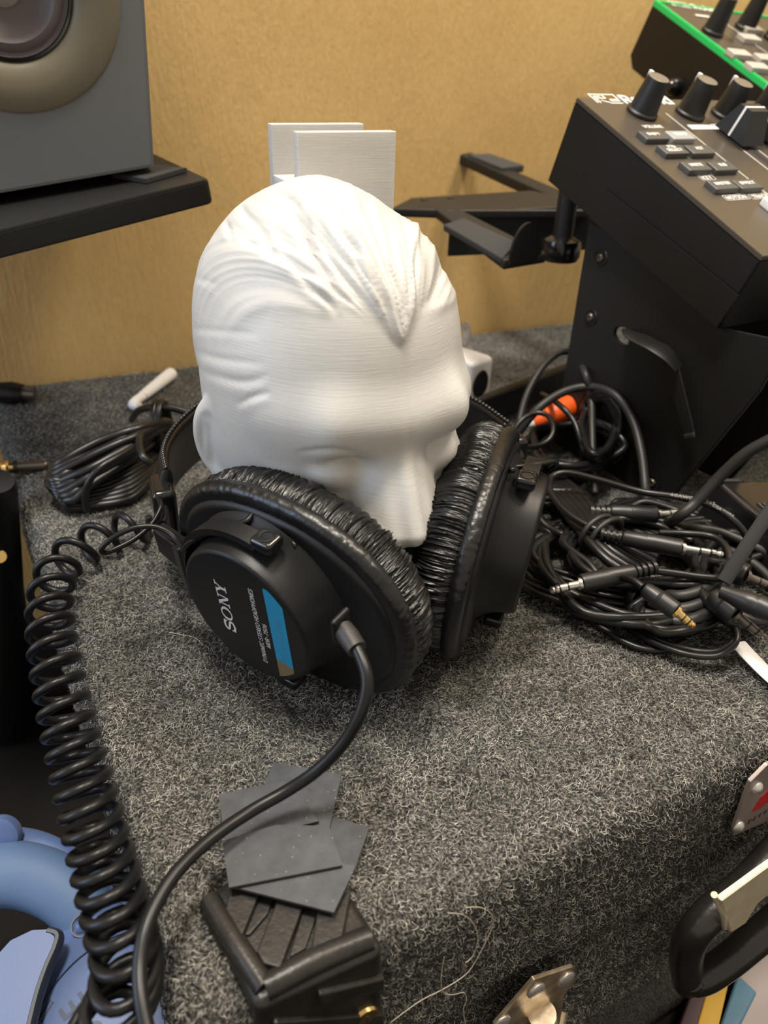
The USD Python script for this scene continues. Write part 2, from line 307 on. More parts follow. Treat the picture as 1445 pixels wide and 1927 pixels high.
# local millimetres: x to the viewer's right, y backwards (the face looks along -y), z up
_hp = rotx(math.radians(-7)).astype(np.float32)
def head_sdf(P0):
    piv = np.array([0, 5, 70], np.float32); P = (P0 - piv) @ _hp.T + piv       # the head leans a little forward
    ax = P.copy(); ax[..., 0] = np.abs(ax[..., 0])
    d = ell(P, (-2, 8, 112), (47.5, 58, 52))                                 # cranium
    d = smin(d, ell(P, (-3.5, 4, 126), (43.5, 52, 41)), 10)                  # swept-up hair
    d = smin(d, ell(P, (-5, 22, 123), (38, 40, 40.5)), 10)                  # crown
    d = smin(d, ell(P, (-5, -5, 105), (45, 49, 38)), 10)                      # forehead and temples
    d = smin(d, ell(P, (-2, -3, 82), (48.5, 42, 42)), 12)                      # cheeks
    d = smin(d, ell(P, (0, -16, 54), (36, 36, 38)), 12)                     # jaw
    d = smin(d, ell(P, (0, -44, 24), (13, 11, 10)), 9)                      # chin
    d = smin(d, cap(P0, (0, 10, -4), (0, 8, 60), 39, 34), 10)               # neck
    d = smin(d, ell(ax, (24, -35.5, 79), (15, 13.5, 11)), 8)                    # cheekbones
    brow = smin(cap(ax, (2, -50.5, 109.5), (21, -47.5, 110), 6.2, 6), cap(ax, (21, -46.5, 110), (33, -31, 107), 6, 4.5), 4)
    d = smin(d, brow, 13)
    d = smax(d, -ell(ax, (18.5, -60, 91.5), (16, 15.5, 10)), 3)            # eye sockets
    d = smin(d, ell(ax, (18.5, -44.5, 91), (10.5, 8, 7.2)), 2.5)                # closed eyes
    lid = cap(ax, (9, -51.3, 88.5), (27, -46.5, 88), .9, .8); d = smax(d, -lid, 1.0)
    d = smin(d, ell(P, (0, -36, 70), (29, 19, 24)), 10)                     # upper jaw
    nose = cap(P, (0, -51.5, 107), (0, -70.5, 76), 2.8, 4.4)
    nose = smin(nose, cap(ax, (2.8, -49.5, 104), (5.5, -66.5, 74), 3.8, 5.4), 3)
    nose = smin(nose, cap(ax, (4.5, -46.5, 102), (11, -57, 75), 4.5, 7), 6)
    nose = smin(nose, ell(ax, (9.2, -60, 72.5), (6.0, 9, 5.6)), 3)
    d = smin(d, nose, 4.5)
    d = smax(d, -ell(ax, (4.4, -63, 68), (2.4, 4, 2.5)), 1.2)
    d = smax(d, -cap(ax, (14.6, -57, 76), (17, -52, 66), .8, 1.0), 2.0)     # crease at the nostril wing
    d = smin(d, ell(P, (0, -53, 49), (13, 5.5, 3.6)), 4); d = smin(d, ell(P, (0, -52, 42.5), (10.5, 5.5, 3.6)), 4)
    d = smax(d, -cap(P, (-11, -53.5, 45.8), (11, -53.5, 45.8), .8, .8), 1.2)
    # ears
    Re = rotx(.18) @ rotz(-.6)
    e = P.copy(); e[..., 0] = np.abs(e[..., 0]); e = (e - np.array([49, -3, 84], np.float32)) @ np.asarray(Re, np.float32)
    shell = ell(e, (0, 0, 0), (4.6, 11.5, 19)); shell = smax(shell, -ell(e, (4.2, -1, 1), (4.2, 8.2, 14.5)), 1.6)
    shell = smin(shell, cap(e, (.6, 3.5, -9), (.6, 4, 8), 1.6, 1.7), 1.6); shell = smin(shell, cap(e, (.6, 4, 8), (.6, -4, 11), 1.7, 1.2), 1.6)
    shell = smin(shell, ell(e, (1, -6, -3), (2.2, 2.6, 4)), 1.5); shell = smin(shell, ell(e, (0, -4, -17), (3.4, 5, 5)), 3)
    d = smin(d, shell, 2.2)
    return smax(d, -P0[..., 2], 1.5)
_h = 1.3; _o = np.array([-60., -78., -3.]); _n = np.array([120, 150, 176]) / _h
_g = np.stack(np.meshgrid(*[np.arange(int(k)) for k in _n], indexing='ij'), -1).astype(np.float32) * np.float32(_h) + _o.astype(np.float32)
hm = surface_nets(head_sdf(_g), _o, _h); del _g
hv, hf = trimesh.remesh.subdivide(np.array(hm.vertices), np.array(hm.faces))
hm = trimesh.Trimesh(hv, hf, process=False); _e = np.sort(np.vstack([hf[:, [0, 1]], hf[:, [1, 2]], hf[:, [2, 0]]]), 1); _e = np.unique(_e, axis=0)
from scipy.sparse import coo_matrix
_a = coo_matrix((np.ones(2 * len(_e)), (np.r_[_e[:, 0], _e[:, 1]], np.r_[_e[:, 1], _e[:, 0]])), (len(hv), len(hv))).tocsr(); _deg = np.asarray(_a.sum(1))
for _k in (.5, .5):
    hv = hv + _k * (_a @ hv / _deg - hv)
_n = trimesh.Trimesh(hv, hf, process=False).vertex_normals
hv = hv - .8 * head_sdf(hv.astype(np.float32))[:, None].clip(-1, 1) * _n
hv = hv + .5 * (_a @ hv / _deg - hv)
hm = trimesh.Trimesh(hv, hf, process=False)
# swept hair: strands fan out from the peak on the forehead and run back over the crown
PEAK = V(0, -58, 131)
def hair(P, N):
    x, y, z = P.T
    fz = -(y + 2) / 60.0                                                     # 1 at the forehead, falling to the back
    line = 137 - 9 * np.exp(-(x / 6.5) ** 2) - 4 * (1 - np.exp(-(np.abs(x) / 24) ** 2)) - np.clip((y + 34) * .75, 0, 62)   # hairline height
    m = np.clip((z - line) / (4.0 + np.minimum(np.abs(x), 17)), 0, 1); m = m * m * (3 - 2 * m)
    s = np.hypot(z - PEAK[2], np.maximum(y - PEAK[1], 0)) * np.sign(z - PEAK[2] + .35 * (y - PEAK[1]))       # way back from the peak
    ang = np.arctan2(x * (1 - .0014 * np.clip(s, 0, 90)) + 7 * np.sin(s / 26), s + 9)
    q = np.stack([ang * 5.2, s * .012, np.zeros_like(s)], 1)
    big = ridge(q + .37, 3) ** 2.2; mid = ridge(q * [2.3, 1.3, 1] + 9, 5) ** 2; fine = ridge(q * [7, 2.2, 1] + 3, 7)
    fade = np.clip((s + 4) / 18, 0, 1)
    locks = np.zeros_like(s)
    for a0, w, h_ in ((-1.45, .06, 2.2), (-1.24, .05, -1.6), (-1.02, .05, 1.6), (-.72, .075, 2.2), (-.43, .05, 2.6), (-.24, .055, -1.8), (-.02, .075, 2.4), (.2, .05, -1.4), (.42, .08, 2.4), (.66, .05, -1.6), (.92, .07, 1.8)):
        k = (ang - a0 - .05 * np.sin(s / 13 + a0 * 9)) / w
        k = np.where(k > 0, k * 2.4, k * .8); locks += h_ * np.exp(-k * k) * np.clip((s - 2) / 14, 0, 1) * np.clip((72 - s) / 34, 0, 1)
    side = meshkit.noise(np.stack([z * .16 + x * .03, y * .045, x * .02], 1), 13)
    return m * (1.5 * np.exp(-(x / 14) ** 2) + fade * (1.7 * (big - .45) + 1.0 * (mid - .4) + .4 * (fine - .5) * np.clip((s - 6) / 16, 0, 1)) * np.clip((105 - s) / 50, .15, 1) + locks * .75) + m * (1 - fade) * .9 * (side - .5)
hN = hm.vertex_normals
hm = trimesh.Trimesh(hm.vertices + hN * hair(np.array(hm.vertices), hN)[:, None], hm.faces, process=False)
HEAD = V(-.0215, .287, .0); HYAW = math.radians(27)
hfr = Fr(HEAD, (math.cos(HYAW), math.sin(HYAW), 0), (-math.sin(HYAW), math.cos(HYAW), 0))
mat('white_print', {'g': ('texture_coordinate', {}), 'm': ('mapping', {'scale': (.05, .05, 1)}), 'n': ('noise_texture', {'scale': 1900.0, 'detail': 2.0}), 'n2': ('noise_texture', {'scale': 60.0, 'detail': 3.0}),
     'b': ('bump', {'strength': .13, 'distance': .0006}), 'r': ('rgb_ramp', {'ramp': [(.3, (.475, .47, .455)), (.7, (.515, .51, .49))]}),
     'p': ('principled_bsdf', {'roughness': .42, 'specular_ior_level': .4, 'subsurface_weight': .12, 'subsurface_scale': .003, 'subsurface_radius': (1, .9, .75)})},
    [('g.object', 'm.vector'), ('m.vector', 'n.vector'), ('n.fac', 'b.height'), ('g.object', 'n2.vector'), ('n2.fac', 'r.fac'), ('r.color', 'p.base_color'), ('b.normal', 'p.normal')])
stand = thing('head_stand', 'white printed head with swept back hair and two square plates on its crown', 'headphone stand', HEAD)
# carved strands: where each groove of the hair runs over the printed surface
from scipy.spatial import cKDTree
hw = hfr(hm); hP, hNw = np.array(hw.vertices), np.array(hw.vertex_normals)
_q = hP - EYE; _d = _q @ CF; hpx = np.stack([CX + FPX * (_q @ CR) / _d, CY - FPX * (_q @ CU) / _d], 1)
_v = -_q / np.linalg.norm(_q, axis=1, keepdims=True); facing = np.clip((hNw * _v).sum(1) * 3.5, 0, 1)
carve = np.zeros(len(hP))
for depth, w, lip, pts in ((1.7, 7, 1, ((240, 360), (290, 440), (350, 500), (385, 570), (400, 620))), (1.0, 5, 1, ((195, 430), (225, 500), (238, 540))), (2.3, 8, 1, ((430, 370), (490, 470), (540, 570), (590, 650), (640, 735), (700, 800))),
        (-1.7, 9, 0, ((555, 410), (560, 520), (585, 610), (645, 705), (700, 780))), (2.0, 7, 1, ((600, 380), (650, 490), (710, 570), (745, 610))), (-1.2, 8, 0, ((700, 470), (740, 580), (765, 690), (800, 790))),
        (1.5, 7, -1, ((870, 400), (920, 540), (932, 690), (905, 850))), (1.2, 6, 1, ((795, 610), (820, 740), (860, 840))), (1.0, 6, 1, ((690, 360), (790, 480), (840, 600), (850, 700))), (1.8, 8, -1, ((985, 430), (1050, 560), (1040, 700), (970, 820))),
        (1.3, 6, -1, ((1050, 540), (1082, 650), (1050, 750), (1000, 800))), (1.1, 5, -1, ((1085, 640), (1090, 720), (1060, 790))), (.35, 6, 1, ((60, 680), (130, 695), (190, 715))), (.3, 6, 1, ((60, 878), (180, 890), (360, 905))),
        (.38, 7, 1, ((60, 960), (200, 1000), (380, 1020))), (.45, 7, 1, ((110, 1040), (230, 1080), (310, 1085), (385, 1058))), (.6, 6, 1, ((250, 1180), (320, 1145), (390, 1128))), (1.1, 5, 1, ((575, 735), (610, 780), (640, 825))),
        (1.6, 7, 1, ((320, 325), (400, 345), (470, 390), (505, 440))), (.9, 5, 0, ((480, 1362), (560, 1352), (660, 1352), (760, 1372))), (.7, 5, 0, ((500, 1372), (570, 1415), (640, 1432), (720, 1415))),
        (.9, 6, 1, ((420, 560), (490, 660), (560, 740), (625, 800)))):
    L = spline([(320 + a / 2.0483, 188 + b / 2.0483) for a, b in pts], 16); tg = np.gradient(L, axis=0); tg /= np.linalg.norm(tg, axis=1, keepdims=True)
    dist, k = cKDTree(L).query(hpx, distance_upper_bound=60); ok = np.isfinite(dist) & (facing > 0); k = np.minimum(k, len(L) - 1)
    dl = hpx - L[k]; sd = dl[:, 1] * tg[k, 0] - dl[:, 0] * tg[k, 1]; end = np.sin(np.pi * k / (len(L) - 1)) ** 1.1
    f = -depth * np.exp(-(dist / w) ** 2)
    if lip: f = f + .5 * depth * np.exp(-((sd * lip - 2.1 * w) / (1.9 * w)) ** 2) * (dist < 50)
    carve += np.where(ok, f * end * facing, 0)
for _ in range(3): carve = carve + .6 * (np.asarray(_a @ carve) / _deg[:, 0] - carve)
hw = trimesh.Trimesh(hP + hNw * (carve * .00105)[:, None], hw.faces, process=False)
put(stand, 'head', hw, 'white_print', True)
BYAW = math.radians(25)
bfr = Fr(HEAD, (math.cos(BYAW), math.sin(BYAW), 0), (-math.sin(BYAW), math.cos(BYAW), 0))
BP = bfr.inv(ad(650, 300, .300))                                            # middle of the front plate
def bracket_plate(y): return bfr(rbox(40.5, 5.2, 46, .35, 6, c=(BP[0], BP[1] + y, BP[2] - 13)))
put(stand, 'bracket_plate', bracket_plate(0), 'white_print', False)
put(stand, 'bracket_plate', bracket_plate(33), 'white_print', False)
put(stand, 'bracket_floor', bfr(rbox(40.5, 30, 30, .35, 6, c=(BP[0], BP[1] + 16.5, BP[2] - 24))), 'white_print', False)

# ------------------------------------------------------------------ black headphones lying round the foot of the head
plain('black_plastic', (.0065, .0065, .007), .42, bump=(2600, .12, .0003), spec=.32)
plain('gloss_plastic', (.010, .010, .011), .16, spec=.5)
plain('rubber_black', (.007, .007, .0078), .36, spec=.28)
plain('rubber_worn', (.022, .0215, .021), .5, bump=(1500, .2, .0004))
mat('leather_black', {'g': ('texture_coordinate', {}), 'n': ('noise_texture', {'scale': 1500.0, 'detail': 3.0}), 'b': ('bump', {'strength': .16, 'distance': .0005}),
     'p': ('principled_bsdf', {'base_color': (.0065, .0065, .007), 'roughness': .34, 'specular_ior_level': .45})}, [('g.object', 'n.vector'), ('n.fac', 'b.height'), ('b.normal', 'p.normal')])
plain('print_silver', (.50, .50, .50), .5)
plain('sticker_blue', (.005, .20, .37), .38, vary=(500, .2, (.007, .22, .40)))
plain('sticker_bare', (.17, .125, .065), .45, metal=.35, vary=(700, .25, (.24, .18, .10)))
plain('sticker_rub', (.030, .165, .30), .6)
plain('steel', (.62, .60, .56), .28, metal=1.0)
plain('brass', (.72, .50, .20), .25, metal=1.0)
NLC = V(-.55, -.82, -.16); NLC /= np.linalg.norm(NLC)
NRC = V(.955, -.285, -.08); NRC /= np.linalg.norm(NRC)
OL, OR = V(-.0335, .2200, .0435), V(.0415, .2590, .0435)
# cup frames: z outward, x to the foot of the cup (where the cable leaves), y up
def cupframe(o, n, t): n = n / np.linalg.norm(n); t = t - n * np.dot(t, n); t /= np.linalg.norm(t); return Fr(o, t, np.cross(n, t))
LCF = cupframe(OL, NLC, V(.83, -.55, -.02)); RCF = cupframe(OR, NRC, V(-.26, -.96, -.03))
MIRR = np.array([1., -1, 1]) if RCF.y[2] < 0 else np.array([1., 1, 1])
HA, HB = 48.0, 36.5
HUB = LCF.inv(ad(306, 1012, .300))
def oval(off, th, a=HA, b=HB, e=2.25):
    c, s = np.cos(th), np.sin(th); x = a * np.sign(c) * np.abs(c) ** (2 / e); y = b * np.sign(s) * np.abs(s) ** (2 / e)
    nx, ny = np.sign(c) * np.abs(c) ** (2 - 2 / e) / a, np.sign(s) * np.abs(s) ** (2 - 2 / e) / b; l = np.hypot(nx, ny)
    return x + off * nx / l, y + off * ny / l
def ring(prof, n=240, disp=None, close=True):
    """profile of (offset from the oval, height) swept round the oval"""
    p = np.asarray(prof, float); th = np.arange(n) * 2 * np.pi / n; th = th + .12 * np.sin(2 * th)
    O, T = np.meshgrid(p[:, 0], th, indexing='ij'); Z = np.broadcast_to(p[:, 1][:, None], O.shape).copy()
    if disp is not None:
        tp = np.gradient(p, axis=0); nn = np.stack([tp[:, 1], -tp[:, 0]], 1); nn /= np.linalg.norm(nn, axis=1, keepdims=True) + 1e-9
        D = disp(T, np.linspace(0, 1, len(p))[:, None]); O = O + D * nn[:, :1]; Z = Z + D * nn[:, 1:]
    x, y = oval(O, T); v = np.stack([x, y, Z], -1).reshape(-1, 3); m = len(p)
    i, j = np.meshgrid(np.arange(m - 1), np.arange(n), indexing='ij'); j2 = (j + 1) % n
    f = tri(np.stack([i * n + j, i * n + j2, (i + 1) * n + j2, (i + 1) * n + j], -1).reshape(-1, 4))
    if close:
        c0 = len(v); v = np.vstack([v, v[:n].mean(0, keepdims=True), v[-n:].mean(0, keepdims=True)]); j = np.arange(n); j2 = (j + 1) % n
        f = np.vstack([f, np.stack([np.full(n, c0), j2, j], 1), np.stack([np.full(n, c0 + 1), (m - 1) * n + j, (m - 1) * n + j2], 1)])
    return trimesh.Trimesh(v, f, process=False)
def wrinkle(seed):
    def d(T, s):
        a = T * 38 + 1.6 * meshkit.noise(np.stack([T * 3, s * 3 + 0 * T, 0 * T + seed], -1)); S = s + 0 * T
        r1 = ridge(np.stack([a * 1.0 + S * .6, S * 1.3, 0 * a], -1), seed) ; r2 = ridge(np.stack([a * 1.9 - S * .9, S * 2.2, 0 * a + 5], -1), seed + 2); r3 = ridge(np.stack([a * 3.6, S * 4, 0 * a + 9], -1), seed + 4)
        amt = np.sin(np.clip((S - .02) / .80, 0, 1) * np.pi) ** .6 * (.6 + .7 * meshkit.noise(np.stack([T * 2.2, S * 2, 0 * T + 3], -1), seed + 6))
        return -amt * (1.25 * r1 ** 5 + .8 * r2 ** 5 + .4 * r3 ** 3)
    return d
hp = thing('headphones', 'black closed studio headphones with blue striped cup lying round the white head', 'headphones', (-.0, .25, 0))
def FX(fr, mir):
    return lambda m: fr(trimesh.Trimesh(np.asarray(m.vertices) * mir, m.faces if np.prod(mir) > 0 else np.asarray(m.faces)[:, ::-1], process=False) if not hasattr(m, 'to_mesh') else m.scale(tuple(mir)))
pad_prof = spline([(-3, -2), (1.2, -3.0), (3.0, -5.8), (3.6, -9.4), (2.8, -13.6), (.4, -17.2), (-4, -19.8), (-9, -20.2), (-13.5, -17.6), (-15.2, -12), (-15, -4)], 7)
rim_prof = spline([(-6, 1.2), (1.5, 1.4), (4.2, .6), (5.2, -1.6), (4.6, -4.0), (2.2, -5.0), (-4, -5.2)], 5)
flange_prof = [(-30, 3.0), (-3.2, 3.0), (-1.6, 2.7), (-.5, 1.9), (0, .8), (0, 0)]
def cup(fr, seed, left):
    X = fr
    put(hp, 'ear_pad', X(ring(pad_prof, 1300, wrinkle(seed), False)), 'leather_black', True)
    def rimd(T, s): return -.35 * ridge(np.stack([T * 30, 0 * T + s * 3, 0 * T], -1), seed + 20) ** 3 * np.sin(s * np.pi) * meshkit.noise(np.stack([T * 1.5, 0 * T, 0 * T], -1), seed) * 1.6
    put(hp, 'pad_rim', X(ring(rim_prof, 420, rimd)), 'leather_black', True)
    fl = put(hp, 'cup_shell', X(ring(flange_prof, 240)), 'black_plastic', 35)
    inner = lathe([(0, -5.5), (33, -5.5), (33, -4.5)], 60); inner.apply_scale([1, .8, 1])
    put(hp, 'inner_mesh', X(inner), 'rubber_black', 35)
    cx0 = -4.0
    capm = lathe([(0, 18.0), (26.6, 18.0), (27.5, 17.75), (28.2, 17.2), (28.6, 16.2), (29.0, 13.5), (30.0, 9.5), (31.8, 6.0), (34.0, 3.6), (34.6, 2.6), (0, 2.0)], 96)
    capm.apply_translation((cx0, 0, 0))
    put(hp, 'driver_cover', X(capm), 'black_plastic', 28)
    # yoke round the cover, towards the headband, with a pivot block at each end
    a = np.radians(np.linspace(78, 282, 34)); R = 33.4
    arc = np.stack([cx0 + R * np.cos(a), R * np.sin(a) * .98, 10.5 + 0 * a], 1)
    yk = []
    for i in range(len(a) - 1):
        w = 3.2 + 2.2 * abs(math.sin(a[i] - math.pi / 2)) if False else 3.4
        P = []
        for q in (a[i], a[i + 1]):
            for rr in (R - 1.3, R + 1.3):
                for z in (10.5 - 3.2, 10.5 + 3.2): P.append((cx0 + rr * math.cos(q), rr * math.sin(q) * .98, z))
        yk.append(m3.Manifold.hull_points(np.array(P)))
    yk = m3.Manifold.batch_boolean(yk, m3.OpType.Add)
    hub = m3.Manifold.batch_hull([m3.Manifold.sphere(1.0, 10).translate(p) for p in [(cx0 - 33.5, -12, 8), (cx0 - 33.5, 12, 8), (cx0 - 33.5, -12, 13), (cx0 - 33.5, 12, 13), (cx0 - 42, -6, 3), (cx0 - 42, 6, 3), (cx0 - 42, -6, 9), (cx0 - 42, 6, 9)]])
    hub += dilate([(cx0 - 42, -6, 4), (cx0 - 42, 6, 4), (cx0 - 42, -6, 8), (cx0 - 42, 6, 8), HUB + V(0, -5, -2), HUB + V(0, 5, -2), HUB + V(0, -5, 2), HUB + V(0, 5, 2)], 1.0, 10)
    put(hp, 'yoke', X(yk + hub), 'black_plastic', 35)
    for s in (1, -1):
        blk = dilate([(cx0 + x, s * y, z) for x in (6.5, 12.5) for y in (32.6, 34.6) for z in (7.6, 12.4)], 1.4, 12)
        pv = put(hp, 'pivot', X(blk), 'gloss_plastic', 35)
        if s > 0:
            rg = tube(np.array([(cx0 + 10 + 2.5 * math.cos(t), s * 36.1, 10 + 2.5 * math.sin(t)) for t in np.arange(20) * math.pi / 10]), .28, 6, True)
            put(pv, 'pivot_cap', X(rg), 'black_plastic', True)
    return cx0
LX = FX(LCF, np.array([1., 1, 1]))
RX = FX(RCF, MIRR)
cx0 = cup(LX, 31, True); cup(RX, 57, False)
# print on the left cover: reads upwards, its top towards the headband
pf = Fr(LCF(V(cx0, 0, 18.02)), LCF.y, -LCF.x)
def serif_word():
    """the maker's wide slab-serif name, capitals 10 units tall"""
    B = lambda pts, w: LineString(pts).buffer(w, cap_style=2, join_style=2)
    o = Point(0, 0).buffer(5.2, 32); O = affinity.scale(o, 1.22, 1).difference(affinity.scale(o, .78, .80)); O = affinity.translate(O, 0, 5)
    t = np.radians(np.linspace(35, 270, 24)); up = [(4.1 * math.cos(q) * 1.0, 7.35 + 2.1 * math.sin(q)) for q in t]
    t = np.radians(np.linspace(90, -145, 24)); lo = [(4.3 * math.cos(q), 2.55 + 2.3 * math.sin(q)) for q in t]
    S = union_all([LineString(up + lo).buffer(1.0), sbox(3.3, 6.6, 4.2, 9.9), sbox(-4.6, .1, -3.7, 3.6)])
    N = union_all([Polygon([(-4.6, 10), (-1.9, 10), (4.6, 0), (2.4, 0)]), sbox(-3.9, 0, -2.9, 10), sbox(3.2, 0, 4.2, 10), sbox(-5.4, 0, -1.6, .9), sbox(-5.6, 9.1, -2.4, 10), sbox(1.6, 9.1, 5.6, 10)])
    Y = union_all([Polygon([(-5, 10), (-2.3, 10), (1, 4.6), (-1, 4.6)]), Polygon([(3.1, 10), (4.2, 10), (1, 4.6), (-.2, 4.9)]), sbox(-1.1, 0, 1.1, 5), sbox(-2.7, 0, 2.7, .9), sbox(-5.8, 9.1, -1.2, 10), sbox(1.6, 9.1, 5.6, 10)])
    return union_all([affinity.translate(g, x, 0) for g, x in ((S, -18.2), (O, -6.4), (N, 6.4), (Y, 18.0))])
def flat(g, h):
    g = g if hasattr(g, 'geoms') else None or g
    return join(*[trimesh.creation.extrude_polygon(q, h, engine='earcut') for q in getattr(g, 'geoms', [g])])
CAPP = [q for q in stage.Traverse() if q.GetName() == 'driver_cover'][0].GetPath().pathString
wm = flat(affinity.scale(serif_word(), .52, .52, origin=(0, 0)), .06); wm.apply_translation((.8, 6.2, 0))
put(CAPP, 'maker_lettering', pf(wm), 'print_silver', False)
l1 = text('DYNAMIC STEREO HEADPHONES', 2.0, .06, False, 36.5); l1.apply_translation((-.6, -6.3, 0)); put(CAPP, 'model_lettering', pf(l1), 'print_silver', False)
l2 = text('MDR-7506', 2.0, .06, False, 11.8); l2.apply_translation((-3.2, -9.6, 0)); put(CAPP, 'model_lettering', pf(l2), 'print_silver', False)
band = Polygon([(-23.0, -12.4), (21.2, -12.4), (21.2, -20), (-23.0, -20)]).intersection(Point(0, 0).buffer(25.6, 48))
blue = band.intersection(Polygon([(-12.2, 0), (-14.6, -30), (40, -30), (40, 0)])); bare = band.difference(blue)
st = put(CAPP, 'stripe', pf(flat(blue, .09)), 'sticker_blue', False, label='bright blue stripe')
put(CAPP, 'stripe_end', pf(flat(bare, .08)), 'sticker_bare', False, label='bare brassy end of the stripe')
l3 = text('Professional', 3.4, .03, False, 23); l3.apply_translation((-2, -16.2, .09)); put(st, 'worn_lettering', pf(l3), 'sticker_rub', False)
# sliders, headband and leads
LH, RH = [f(trimesh.Trimesh([HUB], np.zeros((0, 3), int), process=False)).vertices[0] for f in (LX, RX)]
hb = spline([LH, LH + V(-.002, .014, .001), V(-.1005, .304, .040), V(-.099, .334, .041), V(-.088, .366, .041), V(-.060, .392, .040), V(-.022, .402, .040), V(.016, .394, .041), V(.044, .372, .041), V(.060, .343, .041), RH + V(.001, .012, -.001), RH], 10)
hbl = np.cumsum(np.r_[0, np.linalg.norm(np.diff(hb, axis=0), axis=1)])
def cut(l0, l1, n): return np.stack([np.interp(np.linspace(l0, l1, n), hbl, hb[:, k]) for k in range(3)], 1)
L_ = hbl[-1]
def strip(P, half, thick, lean=0.0, nsec=12):
    """an upright padded strap along P"""
    T = np.gradient(P, axis=0); T[:, 2] = 0; T /= np.linalg.norm(T, axis=1, keepdims=True); O = np.stack([-T[:, 1], T[:, 0], 0 * T[:, 0]], 1)
    U = V(0, 0, 1) * math.cos(lean) + O * math.sin(lean); O = O * math.cos(lean) - V(0, 0, 1) * math.sin(lean)
    t = np.arange(20) * 2 * np.pi / 20; c, s = np.cos(t), np.sin(t)
    a = half * np.sign(s) * np.abs(s) ** .45; b = thick * np.sign(c) * np.abs(c) ** .7
    v = P[:, None] + a[None, :, None] * U[:, None] + b[None, :, None] * O[:, None]; n, k = len(P), 20
    i, j = np.meshgrid(np.arange(n - 1), np.arange(k), indexing='ij'); j2 = (j + 1) % k
    f = tri(np.stack([i * k + j, i * k + j2, (i + 1) * k + j2, (i + 1) * k + j], -1).reshape(-1, 4)); v = v.reshape(-1, 3); c0 = len(v)
    v = np.vstack([v, P[:1], P[-1:]]); j = np.arange(k); j2 = (j + 1) % k
    f = np.vstack([f, np.stack([np.full(k, c0), j2, j], 1), np.stack([np.full(k, c0 + 1), (n - 1) * k + j, (n - 1) * k + j2], 1)])
    return trimesh.Trimesh(v, f, process=False), U, O
bp = cut(.026, L_ - .026, 90)
band_m, bU, bO = strip(bp, .0165, .0028, -.18)
hbp = put(hp, 'headband', band_m, 'leather_black', True)
bd = []
NB = int((L_ - .056) / .0028)
q = cut(.028, L_ - .028, NB); _, qU, qO = strip(q, .0165, .0028, -.18)
ball = trimesh.creation.icosphere(1, .00120)
for i in range(NB):
    for sgn in (1, -1): bd.append(ball.copy().apply_translation(q[i] + sgn * .0170 * qU[i] - qO[i] * -.0006))
put(hbp, 'stitched_edge', join(*bd), 'gloss_plastic', True, kind='stuff')
for l0, l1, nm in ((.017, .036, 0), (L_ - .036, L_ - .017, 1)):
    p = cut(l0, l1, 8); T = p[-1] - p[0]
    put(hp, 'slider_housing', dilate([a + V(0, 0, z) + o for a in (p[0] * 1, p[-1] * 1) for z in (-.0085, .0085) for o in (np.cross(T, V(0, 0, 1)) / np.linalg.norm(T) * .0022, -np.cross(T, V(0, 0, 1)) / np.linalg.norm(T) * .0022)], .0026, 16), 'gloss_plastic', 40)
    p = cut(max(l0 - .014, .002) if nm == 0 else l1 - .002, l0 + .002 if nm == 0 else min(l1 + .014, L_ - .002), 6)
    put(hp, 'slider_arm', strip(p, .0055, .0016)[0], 'black_plastic', 40)
def lead(name, pts, r=.0011, n=10, m='rubber_black', sides=10, par=None): return put(par or hp, name, tube(spline(pts, n), r, sides), m, True)
tip = LX(trimesh.Trimesh([[cx0 + 16., 29.5, 3.5]], np.zeros((0, 3), int), process=False)).vertices[0]
lead('lead_wire', [tip, ad(488, 968, .255), ad(462, 982, .253), ad(425, 992, .256), ad(385, 1006, .262), ad(356, 1022, .268), ad(344, 1034, .275), ad(336, 1020, .282), ad(318, 1002, .285), ad(290, 991, .286), ad(255, 993, .285), ad(222, 1006, .284), ad(200, 1022, .284), ad(191, 1034, .285), ad(198, 1040, .287), ad(222, 1031, .289), ad(255, 1013, .292), ad(284, 988, .296), ad(300, 962, .299), ad(303, 950, .301), ad(299, 940, .304)], .00105)
rt = RX(trimesh.Trimesh([[cx0 + 10., 36.5, 4.5]], np.zeros((0, 3), int), process=False)).vertices[0]
lead('lead_wire', [rt, ad(962, 880, .292), ad(990, 877, .293), ad(1022, 872, .296), ad(1041, 868, .300), ad(1047, 874, .306), ad(1035, 882, .312)], .00105)
# strain relief, straight cord, coiled cord
sr = LX(trimesh.Trimesh([[cx0 + 38., -5., 4.5]], np.zeros((0, 3), int), process=False)).vertices[0]
s1, s2 = ad(645, 1182, .2345), ad(672, 1222, .2290)
put(hp, 'strain_relief', join(tube(np.array([s1, s1 * .6 + s2 * .4, s2]), [.0031, .0034, .0031], 16)), 'rubber_worn', 40)
put(hp, 'relief_collar', dilate([s1 + (s1 - s2) * .12 + LCF.y * a * .004 + LCF.z * b * .003 for a in (-1, 1) for b in (-1, 1)], .0012, 8), 'black_plastic', 40)
cord = [s2 * .7 + s1 * .3, s2, ad(688, 1262, .2255), ad(690, 1300, .2240), ad(676, 1348, .2245), ad(645, 1400, .2275), ad(596, 1450, .2310), ad(540, 1488, .2310), ad(470, 1528, .2265), ad(400, 1576, .2180), ad(340, 1632, .2090), ad(300, 1690, .2020), ad(274, 1750, .1960), ad(263, 1815, .1910), ad(266, 1880, .1860), ad(280, 1950, .1815), ad(300, 2020, .177)]
put(hp, 'straight_cord', tube(spline(cord, 10), .00195, 14), 'rubber_black', True)
